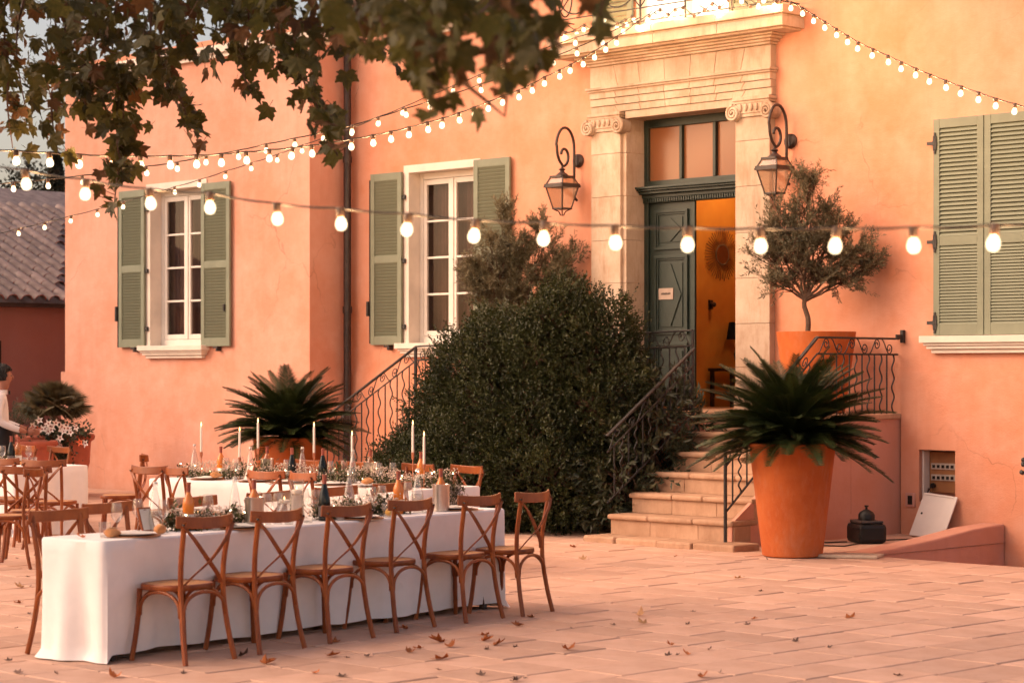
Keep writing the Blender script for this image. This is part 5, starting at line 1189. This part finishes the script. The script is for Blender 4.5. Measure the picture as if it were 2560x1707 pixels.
# ---------------- trees beyond the outbuilding
def far_tree(label, P, h, rx, n, seed, cone=False, cat='tree'):
    t = thing('tree', label, cat, P); nr = np.random.default_rng(seed); rng = random.Random(seed); tr = MB(); tr.tube([(0, 0, 0), (.05, 0, h*.4), (0, 0, h*.9)], [.14, .1, .03], 7); ob('trunk', tr, BARK, t)
    if cone:
        z = nr.uniform(.06, 1, n); r_ = rx*np.sin(np.clip((1-z)*2.2, 0, 1.57))*nr.uniform(.6, 1.1, n)*(1+.12*np.sin(z*40)); a = nr.uniform(0, 6.28, n); Ps = np.stack([r_*np.cos(a), r_*np.sin(a), z*h], 1)
    else:
        cl = np.stack([nr.normal(0, rx*.5, 34), nr.normal(0, rx*.5, 34), nr.uniform(h*.40, h*.95, 34)], 1); k = nr.integers(0, 34, n); d = unit(nr.normal(size=(n, 3))); Ps = cl[k]+d*(rx*.30*nr.uniform(.5, 1.1, n))[:, None]
        lb = MB()
        for c in cl[::2]: lb.tube([(0, 0, h*.35), (c[0]*.5, c[1]*.5, h*.5), tuple(c)], [.06, .04, .01], 5)
        ob('limbs', lb, BARK, t)
    Ds = unit(nr.normal(size=(n, 3))+[0, 0, .2]); S = unit(np.cross(Ds, nr.normal(size=(n, 3)))); leaf_np('crown', Ps, Ds, S, nr.uniform(.09, .17, n), nr.uniform(.025, .045, n), FARTREE, t)['kind'] = 'stuff'; return t
far_tree('dark cypress rising behind the tiled roof against the house corner', PX(140, 929, 47)*1.0-Vector((0, 0, EYE)), 6.4, .75, 9000, 41, True)
far_tree('round dark tree behind the tiled roof at the left edge', PX(15, 929, 50)-Vector((0, 0, EYE)), 6.6, 1.9, 12000, 42)
far_tree('lower leafy tree between the cypress and the left tree behind the roof', PX(95, 929, 49)-Vector((0, 0, EYE)), 5.3, 1.3, 9000, 43)

# ================================================================ STRING LIGHTS
BM = MB().lathe([(.010, -.024), (.013, -.030), (.020, -.040), (.0245, -.055), (.0245, -.066), (.019, -.079), (.010, -.085), (.001, -.0865)], 14, cap=False).mesh('bulb', BULB, 2)
SM = MB().lathe([(.0165, .016), (.0185, .012), (.0185, -.022), (.014, -.030)], 10).mesh('socket', SOCKET, 1)
def string(label, px, x0, Y0, x1, Y1, sz=1.0, power=1.0, ends=True, extra=None):
    # the bulbs hang on one straight run in plan between two depths; each is placed where it is seen on that run
    a0, a1 = (x0-1280)/FPX, (x1-1280)/FPX; A = Vector((a0*Y0, Y0)); B_ = Vector((a1*Y1, Y1)); D = B_-A; pts = []
    for x, y in px:
        a = (x-1280)/FPX; t = (a*A.y-A.x)/(D.x-a*D.y); p = A+D*t; pts.append(Vector((p.x, p.y, EYE+(929-y)/FPX*p.y+.062*sz)))
    t = thing('string_lights', label, 'string lights', pts[0]); o0 = pts[0]; cab = []
    P = list(pts)
    if ends: P = [pts[0]+(pts[0]-pts[1])*.7]+P+[pts[-1]+(pts[-1]-pts[-2])*(1.2 if ends is True else ends)]
    for i in range(len(P)-1):
        d = P[i+1]-P[i]
        for k in range(3): q = k/3; cab.append(P[i]+d*q-Vector((0, 0, .018*d.length*4*q*(1-q)))+Vector((0, 0, .012*sz))-o0)
    cab.append(P[-1]-o0+Vector((0, 0, .012*sz))); ob('cable', MB().tube(cab, .0058*sz if sz > .9 else .0042, 6), CABLE, t, smooth=2)
    rng = random.Random(len(px))
    for p in pts:
        s = ob('socket', SM, None, t); s.location = p-o0; s.scale = (sz,)*3; s.rotation_euler = (rng.uniform(-.14, .14), rng.uniform(-.14, .14), 0)
        b = ob('bulb', BM, None, s)
        l = bpy.data.lights.new('bulb_light', 'POINT'); l.energy = BULB_W*power; l.color = BULB_COL; l.shadow_soft_size = .018
        lo = bpy.data.objects.new('bulb_light', l); C.objects.link(lo); lo.parent = s; lo.location = (0, 0, -.058)
    return t
d2 = lambda L: [(x*2560/2352, y*2560/2352) for x, y in L]
z1s = lambda L: [(x*.38265, y*.38265) for x, y in L]
z2s = lambda L: [(850+x*.38265, y*.38265) for x, y in L]
z3s = lambda L: [(1660+x*.38265, y*.38265) for x, y in L]
string('nearest string of large round bulbs sagging across the whole picture', d2([(-85, 400), (58, 425), (197, 448), (343, 470), (482, 480), (635, 505), (782, 517), (938, 530), (1093, 545), (1251, 552), (1411, 560), (1580, 565), (1745, 568), (1922, 568), (2097, 567), (2285, 563), (2480, 556)]), 63, 9.2, 2487, 6.9, .86, .8)
string('lowest of three bulb strings running left from the balcony, brightest near the lantern', z2s([(1945, 185), (1805, 285), (1740, 330), (1660, 380), (1590, 425), (1508, 468), (1435, 505), (1337, 550), (1255, 597), (1165, 640), (1065, 675), (973, 715), (878, 752), (777, 790), (672, 825), (573, 852), (453, 885), (332, 915), (215, 940), (75, 965)])+z1s([(2160, 990), (2035, 1010), (1910, 1025), (1760, 1040), (1608, 1055), (1445, 1070), (1283, 1080), (1110, 1085), (918, 1085), (725, 1085), (522, 1080), (320, 1070), (105, 1058)]), 1594, 24.3, 40, 14.2)
string('middle bulb string running level from the balcony to the left edge', z2s([(1855, 210), (1710, 280), (1548, 355), (1392, 415), (1232, 478), (1080, 540), (918, 595), (752, 655), (590, 705), (428, 755), (250, 812), (80, 865)])+[(808, 348)]+z1s([(1925, 950), (1740, 988), (1555, 1030), (1348, 1065), (1158, 1107), (955, 1135), (750, 1168), (538, 1195), (312, 1220), (87, 1240)]), 1560, 24.4, 33, 21.5)
string('far bulb string dropping left from the balcony across the window to the tiled roof', [(1500, 92), (1440, 110), (1382, 130), (1324, 150), (1260, 178), (1199, 203), (1134, 230), (1072, 255), (1008, 284), (946, 308), (881, 335), (818, 357)]+z1s([(1970, 990), (1810, 1050), (1640, 1105), (1475, 1157), (1305, 1213), (1140, 1260), (975, 1308), (808, 1355), (635, 1405), (465, 1447), (292, 1490), (120, 1530)]), 1500, 24.6, 46, 28.5)
string('bulb string falling to the right from the balcony over the closed shutters', z3s([(830, 60), (902, 95), (977, 143), (1050, 187), (1125, 235), (1198, 280), (1268, 323), (1365, 368), (1463, 412), (1550, 455), (1645, 497), (1738, 537), (1840, 578), (1942, 617), (2056, 657), (2168, 697), (2293, 733), (2410, 768)]), 1978, 23.75, 2538, 19.5)
# slack end of the strings, looped along the balcony railing
lp = thing('string_lights', 'slack coil of lit bulbs looped along the balcony railing', 'string lights', FP(DC, BW+.02, 5.90)); o0 = Vector(lp.location); pts = []
rng = random.Random(2)
for i in range(27): u = DC-1.75+3.5*i/26; pts.append(FP(u, BW+.03+.03*sin(i*1.3), 5.915+.05*sin(i*2.1)+.03*cos(i*.9))-o0)
ob('cable', MB().tube(spline([tuple(p) for p in pts], 90), .006, 6), CABLE, lp, smooth=2)
for i, p in enumerate(pts):
    s = ob('socket', SM, None, lp); s.location = p; s.rotation_euler = (rng.uniform(-.6, .6), rng.uniform(-.6, .6), 0); ob('bulb', BM, None, s)
    l = bpy.data.lights.new('bulb_light', 'POINT'); l.energy = BULB_W*.5; l.color = BULB_COL; l.shadow_soft_size = .018; lo = bpy.data.objects.new('bulb_light', l); C.objects.link(lo); lo.parent = s; lo.location = (0, 0, -.058)
# ================================================================ PLANE TREE OVERHEAD
PLN_M = [leafmat('plane leaf green', (.048, .052, .012), (.105, .085, .022), .5, .4, .5, .25, 8), leafmat('plane leaf brown', (.075, .036, .012), (.13, .060, .020), .6, .3, .3, .25, 8)]
def plane_leaf(seed, curl):
    rng = random.Random(seed); out = []
    lob = [(90, 1.0), (38, .86), (142, .86), (-8, .60), (188, .60)]; A = []
    for a, r in sorted(lob): A.append((a, r))
    seqs = []; prev = None
    for i, (a, r) in enumerate(A):
        r *= rng.uniform(.92, 1.06)
        seqs += [(a-17, r*.74), (a-11, r*.76), (a-5, r*.90), (a, r), (a+5, r*.90), (a+11, r*.76), (a+17, r*.74)]
        if i < 4: seqs.append(((a+A[i+1][0])/2, .55))
    seqs += [(222, .34), (270, .10), (-42, .34)]; v = [(0, .02, 0)]
    for a, r in seqs:
        x, y = r*cos(rad(a)), r*sin(rad(a)); d = math.hypot(x, y); z = curl*(d*d)*.5-abs(x)*.30*(1 if curl < .6 else -.4)+.05*sin(a*.11+seed); v.append((x*.62, y*.62, z*.5))
    n = len(seqs); f = [(0, i+1, (i+1) % n+1) for i in range(n)]; mb = MB().add(v, f, 0)
    mb.tube([(0, 0, 0), (0, -.16, .02), (0, -.34, .06)], .011, 4, mi=0); return mb
PLF = [[plane_leaf(i, c).mesh('leaf', m, 2) for i, c in enumerate((.1, .35, -.25, .5, .2, -.4))] for m in PLN_M]
tree = thing('plane_tree', 'overhanging plane tree with browning lobed leaves across the top left', 'tree', (-6.8, 13.5, 0)); TO = Vector(tree.location)
ob('trunk', MB().tube(spline([(0, 0, 0), (.1, 0, 1.6), (.0, .1, 3.2), (.2, 0, 4.4)], 12), [.34, .31, .29, .28, .27, .26, .25, .25, .24, .23, .22, .21, .20], 14), BARK, tree, smooth=1)
# hanging shoots: (picture x, y of the shoot's top) -> (bottom), depth, leaf count, spread in px
SH = [((20, -40), (30, 210), 10.6, 26, 42), ((70, -40), (75, 320), 10.8, 34, 40), ((25, 160), (32, 372), 10.4, 16, 26), ((150, -40), (150, 200), 10.3, 46, 62), ((130, 120), (128, 250), 10.9, 14, 26), ((130, 230), (146, 385), 10.2, 13, 26),
      ((230, -40), (225, 235), 10.0, 60, 70), ((300, -40), (290, 240), 10.4, 56, 60), ((215, 160), (205, 270), 10.1, 18, 40), ((280, 190), (300, 350), 10.3, 30, 40), ((330, 180), (345, 330), 10.6, 20, 34), ((300, 320), (306, 430), 10.2, 24, 36), ((300, 400), (284, 520), 10.1, 13, 24),
      ((390, -40), (385, 175), 9.9, 46, 56), ((395, 130), (420, 230), 10.2, 18, 32), ((425, 200), (478, 330), 10.4, 26, 30), ((460, -40), (455, 105), 9.8, 30, 48), ((485, -40), (487, 150), 10.1, 12, 24), ((530, -40), (528, 150), 9.6, 14, 30), ((560, -40), (560, 90), 9.6, 30, 50),
      ((610, -40), (612, 150), 9.4, 26, 40), ((612, 140), (634, 245), 9.8, 13, 22), ((655, -40), (655, 130), 9.4, 28, 44), ((690, -40), (695, 165), 9.2, 24, 36), ((745, -40), (745, 150), 9.0, 32, 46), ((755, 110), (775, 260), 9.2, 20, 34), ((785, 190), (815, 330), 9.0, 18, 34), ((830, 290), (845, 392), 8.8, 12, 30),
      ((800, -40), (800, 110), 8.9, 26, 46), ((855, -40), (850, 130), 8.8, 24, 44), ((860, 90), (1010, 158), 9.2, 14, 22), ((910, -40), (915, 110), 8.5, 22, 40), ((960, -40), (958, 70), 8.3, 20, 42), ((1010, -40), (1015, 85), 7.8, 20, 46),
      ((1075, -40), (1080, 140), 7.0, 30, 62), ((1080, 100), (1105, 215), 6.9, 14, 44), ((1140, -40), (1130, 150), 7.2, 16, 40), ((1030, 90), (1040, 160), 7.2, 5, 24), ((1190, -40), (1190, 40), 7.6, 12, 46), ((1260, -40), (1265, 95), 6.9, 18, 50), ((1315, -40), (1320, 150), 7.0, 22, 44), ((1275, 90), (1270, 180), 6.8, 10, 36), ((1350, 60), (1380, 130), 7.3, 8, 24), ((1330, 130), (1340, 200), 7.1, 6, 18), ((1480, -30), (1500, 40), 7.2, 5, 30), ((1240, 180), (1262, 292), 7.4, 2, 8), ((1080, 210), (1072, 300), 7.3, 4, 16), ((1150, 200), (1260, 290), 7.3, 3, 10)]
rng = random.Random(77); LV = []; twg = MB()
for (xa, ya), (xb, yb), Y, n, spd in SH:
    if xa < 880: Y *= 1.38; n = int(n*1.25)
    else: n = int(n*1.25)
    A, B_ = PX(xa, ya, Y), PX(xb, yb, Y+rng.uniform(-.15, .15)); mid = A.lerp(B_, .5)+Vector((rng.uniform(-.05, .05), rng.uniform(-.2, .2), .03)); crv = spline([tuple(A), tuple(mid), tuple(B_)], 8); twg.tube([p-TO for p in crv], [.010-.0009*i for i in range(9)], 5)
    for i in range(n):
        q = min(1, max(0, (i+rng.random())/n)); p = crv[min(8, int(q*8.99))]; sp_ = spd/FPX*Y*(1.0-.35*q); off = Vector((rng.gauss(0, .62)*sp_, rng.uniform(-.55, .55), rng.gauss(0, .5)*sp_)); LV.append((p+off, Y, p, rng.random()))
# fill of the canopy above and around the top edge, in depth
for i in range(520):
    x = rng.uniform(-300, 1330); top = 120 if x < 450 else (70 if x < 760 else 25); y = rng.uniform(-480, top)*1.0; Y = rng.uniform(11.5, 16.0) if x < 800 else rng.uniform(6.9, 9.5); p = PX(x, y, Y); LV.append((p, Y, p+Vector((rng.uniform(-.1, .1), rng.uniform(-.1, .1), .15)), rng.random()))
def leaf_rot(rng): return (Matrix.Rotation(rng.uniform(0, 6.28), 4, 'Z') @ Matrix.Rotation(rad(180)+rng.gauss(0, .55), 4, 'X') @ Matrix.Rotation(rng.gauss(0, .6), 4, 'Y') @ Matrix.Rotation(rad(90)-rad(0), 4, 'X')).to_4x4()
rest = [MB(), MB()]; info = []
for p, Y, stem, r_ in LV:
    x, y = toPX(p); size = rng.uniform(.10, .19) if Y > 10.5 else rng.uniform(.085, .150); inside = 0 < x < 2560 and -20 < y < 1707; info.append((inside, size/Y, p, stem, r_, size))
order = sorted(range(len(info)), key=lambda i: (-info[i][0], -info[i][1])); big = set(order[:300])
for i, (ins, _, p, stem, r_, size) in enumerate(info):
    # leaves hang: tip down, blade turned every way
    az = rng.uniform(0, 6.28); tilt = rng.gauss(.25, .45); M4 = Matrix.Rotation(az, 4, 'Z') @ Matrix.Rotation(-pi/2-tilt+rng.gauss(0, .25), 4, 'X') @ Matrix.Rotation(rng.gauss(0, .5), 4, 'Z')
    k = 1 if r_ < .13 else 0; me = PLF[k][i % 6]; sz_ = size
    if i in big:
        o = ob('leaf', me, None, tree); o.location = p-TO; o.rotation_euler = M4.to_euler(); o.scale = (sz_,)*3
    else:
        T4 = Matrix.Translation(p-TO) @ M4 @ Matrix.Scale(sz_, 4); rest[k].add([T4 @ v.co for v in me.vertices], [tuple(q.vertices) for q in me.polygons])
    if rng.random() < .45: twg.tube([stem-TO, p-TO], [.003, .002], 3)
stuff(ob('leaf_mass', rest[0], PLN_M[0], tree)); stuff(ob('browning_leaves', rest[1], PLN_M[1], tree)); stuff(ob('twigs', twg, TWIG, tree))
lim = MB()
for (x, y, Y) in ((60, -60, 14.6), (230, -70, 14.0), (420, -80, 13.6), (640, -70, 13.0), (860, -70, 12.1), (1080, -70, 7.1), (1300, -70, 6.9)):
    e = PX(x, y, Y)-TO; lim.tube(spline([(.2, 0, 4.3), tuple(Vector((.2, 0, 4.3)).lerp(e, .4)+Vector((0, 0, .5))), tuple(e+Vector((-.3, .1, .35))), tuple(e)], 10), [.12-.0105*i for i in range(11)], 8)
ob('limbs', lim, BARK, tree, smooth=1)
# ================================================================ FALLEN LEAVES
FALL = [leafmat('dry leaf orange', (.34, .085, .020), (.46, .15, .040), .65, .3, .1, .3, 9), leafmat('dry leaf dark', (.10, .055, .040), (.17, .10, .075), .7, .3, .05, .3, 9), leafmat('dry leaf tan', (.42, .22, .10), (.50, .28, .14), .65, .3, .1, .2, 9)]
def dry(seed, m):
    mb = plane_leaf(seed, .2); rng = random.Random(seed); v = []; ax = rng.uniform(0, 3.14); R_ = rng.uniform(.20, .36); k = rng.uniform(1.0, 2.0)
    for x, y, z in mb.v:
        c, s = cos(ax), sin(ax); a, b = x*c+y*s, -x*s+y*c; th = a/R_*k*.6; a2, z2 = R_*sin(th)*.9, R_*(1-cos(th))*.8; v.append((a2*c-b*s, a2*s+b*c, z2+abs(b)*.18+z*.25))
    zm = min(q[2] for q in v); mb.v = [(x, y, z-zm) for x, y, z in v]; return mb.mesh('fallen_leaf', m, 2)
DRY = [dry(i+20, FALL[0]) for i in range(5)]+[dry(i+40, FALL[1]) for i in range(4)]+[dry(60, FALL[2]), dry(61, FALL[2])]
fz = lambda L: [(1200+x*.2976, 1350+y*.2976, s, k) for x, y, s, k in L]; fy = lambda L: [(1860+x*.2976, 1350+y*.2976, s, k) for x, y, s, k in L]; fx = lambda L: [(x*.38265, 1107+y*.38265, s, k) for x, y, s, k in L]; fw = lambda L: [(850+x*.38265, 1107+y*.38265, s, k) for x, y, s, k in L]
spots = fz([(860, 165, .12, 2), (1330, 632, .10, 2), (1370, 700, .10, 2), (735, 922, .12, 0), (1745, 962, .11, 0), (1610, 885, .07, 0), (325, 722, .09, 0), (1130, 715, .07, 1), (1785, 603, .06, 1), (1920, 922, .06, 1), (1580, 972, .06, 1), (1655, 967, .05, 1), (2290, 665, .07, 0), (2250, 712, .06, 1), (2165, 322, .09, 2), (435, 652, .07, 0), (130, 885, .11, 0), (290, 900, .05, 1), (50, 917, .05, 1), (40, 800, .10, 0), (35, 848, .10, 0), (1860, 1155, .10, 0), (2010, 1115, .05, 1), (300, 1180, .09, 1), (375, 1163, .05, 1), (770, 742, .03, 1), (1740, 710, .05, 1), (1635, 138, .06, 0), (790, 62, .08, 0)])
spots += fy([(885, 655, .11, 0), (425, 855, .07, 1), (715, 905, .07, 1), (1295, 1140, .07, 1), (140, 430, .05, 1), (200, 165, .06, 1)])
spots += fw([(655, 1302, .13, 0), (715, 1335, .12, 0), (525, 1345, .11, 0), (455, 1372, .09, 0), (670, 1412, .14, 0), (650, 1485, .06, 1), (920, 1520, .08, 1), (1130, 1555, .08, 1), (175, 1395, .09, 1), (50, 1405, .06, 1), (435, 1215, .08, 0), (1175, 1190, .07, 0), (950, 1350, .05, 1), (20, 1530, .08, 1)])
spots += fx([(1570, 1395, .14, 1), (1735, 1445, .12, 0), (2155, 1393, .10, 0), (2055, 1505, .10, 0), (2235, 1530, .07, 1), (1205, 1510, .06, 1), (750, 1535, .12, 0), (110, 1505, .10, 1), (60, 1425, .06, 1), (375, 1510, .05, 1), (100, 1212, .05, 1), (145, 945, .14, 2), (195, 940, .05, 1), (130, 1048, .11, 0), (190, 1118, .06, 1), (185, 875, .07, 1), (20, 770, .09, 1), (225, 735, .06, 1), (110, 755, .06, 1), (830, 525, .10, 1), (2190, 1305, .11, 0)])
nm = {}
WORDS = {0: 'curled orange brown plane leaf', 1: 'small dark shrivelled leaf', 2: 'tan dry plane leaf'}
def near_what(x, y):
    if x < 260: return 'on the paving at the left edge'
    if y > 1590 and x < 700: return 'in the bottom left foreground'
    if x < 900: return 'below the front row of chairs'
    if x < 1260: return 'right of the nearest chairs'
    if x < 1700: return 'on the open paving below the steps'
    return 'on the paving below the big pot'
for i, (x, y, s, k) in enumerate(spots):
    b = (y-929)/FPX; Y = EYE/b; P = Vector(((x-1280)/FPX*Y, Y, .003)); me = DRY[(i % 5) if k == 0 else (5+i % 4 if k == 1 else 9+i % 2)]
    o = ob('fallen_leaf', me, None); o.location = P; o.rotation_euler = (rng.uniform(-.12, .12), rng.uniform(-.12, .12), rng.uniform(0, 6.28)); o.scale = (s*1.08, s*1.08, s*1.6)
    w_ = near_what(x, y); tag(o, f'{WORDS[k]} lying {w_}', 'fallen leaf', f'{WORDS[k]} pieces {w_}'); nm.setdefault((k, w_), []).append((x, o))
TH = ['first', 'second', 'third', 'fourth', 'fifth', 'sixth', 'seventh', 'eighth', 'ninth', 'tenth', 'eleventh', 'twelfth', 'thirteenth']
for (k, w_), L in nm.items():
    if len(L) > 1:
        for j, (x, o) in enumerate(sorted(L, key=lambda q: q[0])): o['label'] = f'{WORDS[k]} {w_}, {TH[j]} from the left'
P = t1(.0)(205); o = ob('fallen_leaf', DRY[0], None); o.location = Vector((P.x, P.y, TZ+.003)); o.rotation_euler = (.1, .1, 1.0); o.scale = (.09,)*3; tag(o, 'orange brown leaf lying on the near end of the white tablecloth', 'fallen leaf')
# ================================================================ WAITER AT THE LEFT EDGE
def skin(name, verts, edges, radii, mats, parent, sub=2):
    me = bpy.data.meshes.new(name); me.from_pydata(verts, edges, []); 
    for m in mats: me.materials.append(m)
    o = bpy.data.objects.new(name, me); C.objects.link(o); o.parent = parent
    sk = o.modifiers.new('skin', 'SKIN'); sk.use_smooth_shade = True; sb = o.modifiers.new('sub', 'SUBSURF'); sb.levels = sub; sb.render_levels = sub
    for i, r in enumerate(radii): me.skin_vertices[0].data[i].radius = r if isinstance(r, tuple) else (r, r)
    me.skin_vertices[0].data[0].use_root = True; return o
def bake(o, paint):
    dg = bpy.context.evaluated_depsgraph_get(); me = bpy.data.meshes.new_from_object(o.evaluated_get(dg)); o.modifiers.clear(); o.data = me
    for p in me.polygons: p.material_index = paint(p.center); p.use_smooth = True
SKINM = mat('skin', (.34, .135, .085), .5, .06, 10, spec=.4); SHIRT = mat('white shirt', (.74, .70, .70), .85, .05, 6, .15, 120); APRON = mat('black apron', (.012, .011, .013), .8, .2, 10); HAIR = mat('dark hair', (.010, .008, .007), .6, .3, 40, .6, 60)
per = thing('person', 'waiter in white shirt and black apron standing at the left edge', 'person', (-6.175, 26.6, .0), rad(-78))
# local: +y is the way he faces; x his right
V = [(0, 0, .98), (0, -.01, 1.12), (0, -.02, 1.28), (0, -.025, 1.42), (0, -.01, 1.50), (0, .02, 1.56), (0, .035, 1.62), (0, .045, 1.70), (0, .035, 1.77),
     (.10, 0, .93), (.11, .03, .52), (.11, -.02, .09), (.11, .10, .035), (.11, .17, .03),
     (-.10, 0, .93), (-.11, .01, .52), (-.11, -.05, .09), (-.11, .07, .035), (-.11, .14, .03),
     (.17, -.025, 1.42), (.225, -.03, 1.30), (.245, -.02, 1.15), (.215, .12, 1.085), (.18, .25, 1.04), (.17, .31, 1.02),
     (-.17, -.025, 1.42), (-.225, -.03, 1.30), (-.245, -.01, 1.15), (-.21, .13, 1.10), (-.17, .25, 1.06), (-.16, .31, 1.05),
     (0, .125, 1.665), (0, .10, 1.60)]
Eg = [(0, 1), (1, 2), (2, 3), (3, 4), (4, 5), (5, 6), (6, 7), (7, 8), (0, 9), (9, 10), (10, 11), (11, 12), (12, 13), (0, 14), (14, 15), (15, 16), (16, 17), (17, 18), (3, 19), (19, 20), (20, 21), (21, 22), (22, 23), (23, 24), (3, 25), (25, 26), (26, 27), (27, 28), (28, 29), (29, 30), (6, 32)]
Rr = [(.155, .12), (.145, .11), (.165, .115), (.165, .105), (.07, .07), (.055, .06), (.07, .085), (.078, .098), (.06, .075), .10, .068, .045, .045, .03, .10, .068, .045, .045, .03, .075, .058, .050, .046, .036, .030, .075, .058, .050, .046, .036, .030, .01, .045]
V = V[:31]+[V[32]]; Rr = Rr[:31]+[Rr[32]]; Eg = [(a, 31 if b == 32 else b) for a, b in Eg]
body = skin('body', V, Eg, Rr, [SKINM, SHIRT, APRON, RUBBER], per)
def paint(c):
    if c.z > 1.515: return 0
    if abs(c.x) > .10 and c.y > .215 and .95 < c.z < 1.2: return 0
    if c.z < .07: return 3
    if c.z < 1.10 and not (abs(c.x) > .165): return 2
    if c.z < .9: return 2
    return 1
bake(body, paint)
def hand(s):                              # palm, four fingers and a thumb, half curled
    m = MB(); w = Vector((s*.165, .315, 1.03)); V0, F0 = ballvf((0, 0, 0), .045, 12, 8, (.42, 1.0, .85)); m.add([(w.x+x, w.y+.035+y, w.z+z-.008) for x, y, z in V0], F0)
    for i in range(4):
        zz_ = w.z+.022-.019*i; L = (.070, .080, .074, .058)[i]; m.tube(spline([(w.x, w.y+.065, zz_), (w.x-s*.004, w.y+.065+L*.5, zz_-.004), (w.x-s*.022, w.y+.065+L*.85, zz_-.012), (w.x-s*.038, w.y+.065+L*.88, zz_-.016)], 8), [.010, .010, .0098, .0095, .009, .009, .0085, .008, .006], 8)
    m.tube(spline([(w.x-s*.012, w.y+.01, w.z+.025), (w.x-s*.035, w.y+.04, w.z+.045), (w.x-s*.045, w.y+.075, w.z+.048)], 6), [.013, .013, .012, .0115, .011, .010, .008], 8); return m
for s in (1, -1): ob('hand', hand(s), SKINM, per, smooth=2)
hr = MB(); nr = np.random.default_rng(3); V0, F0 = ballvf((0, .012, 1.715), .112, 22, 14, (.86, 1.08, 1.12))
hr.add([((x)*(1+.06*sin(z*120+y*90)), y+.010*sin(x*110+z*70), z) for x, y, z in V0 if True], F0); hair = ob('hair', hr, HAIR, per, smooth=2)
for vv in hair.data.vertices:              # keep the hair back from the face
    c = vv.co
    if c.y > .062 and c.z < 1.765: c.y = .062
    if c.z < 1.66: c.z = 1.66-(1.66-c.z)*.45
cl_ = MB()
for i in range(380):
    d = Vector(nr.normal(size=3)).normalized()
    if d.z < -.35 or (d.y > .45 and d.z < .45): continue
    c = Vector((d.x*.095, .012+d.y*.118, 1.715+d.z*.124)); cl_.ball(c, nr.uniform(.010, .018), 6, 4)
stuff(ob('curls', cl_, HAIR, hair, smooth=2))
fc = MB(); fc.ball((0, .128, 1.682), .018, 8, 6, sq=(.7, 1.1, 1.3)); ob('nose', fc, SKINM, per, smooth=2)
for s in (-1, 1):
    ob('ear', MB().ball((s*.080, .048, 1.685), .024, 8, 6, sq=(.4, .8, 1.25)), SKINM, per, smooth=2); ob('eye', MB().ball((s*.032, .114, 1.702), .011, 8, 6), RUBBER, per, smooth=2)
ob('mouth', MB().ball((0, .113, 1.628), .02, 8, 5, sq=(1.1, .45, .4)), mat('lips', (.30, .08, .06), .5, .05, 5), per, smooth=2)
ob('collar', MB().lathe([(.072, 1.475), (.068, 1.53)], 20, (0, .005, 0), cap=False), SHIRT, per, smooth=2); ob('bow_tie', MB().prism([(-.05, .085, 1.475), (0, .085, 1.49), (.05, .085, 1.475), (.05, .085, 1.52), (0, .085, 1.505), (-.05, .085, 1.52)], (0, .02, 0)), APRON, per)
ap = MB(); n = 20; v = []
for k, (z, rx, ry) in enumerate(((1.12, .165, .135), (1.0, .18, .15), (.75, .20, .165), (.45, .21, .17))):
    for i in range(n+1): a = rad(-20)+rad(220)*i/n; v.append((rx*cos(a), ry*sin(a)+.004*sin(i*1.9)*k, z))
ap.add(v, [(k*(n+1)+i, k*(n+1)+i+1, (k+1)*(n+1)+i+1, (k+1)*(n+1)+i) for k in range(3) for i in range(n)]); ob('apron', ap, APRON, per, smooth=2)
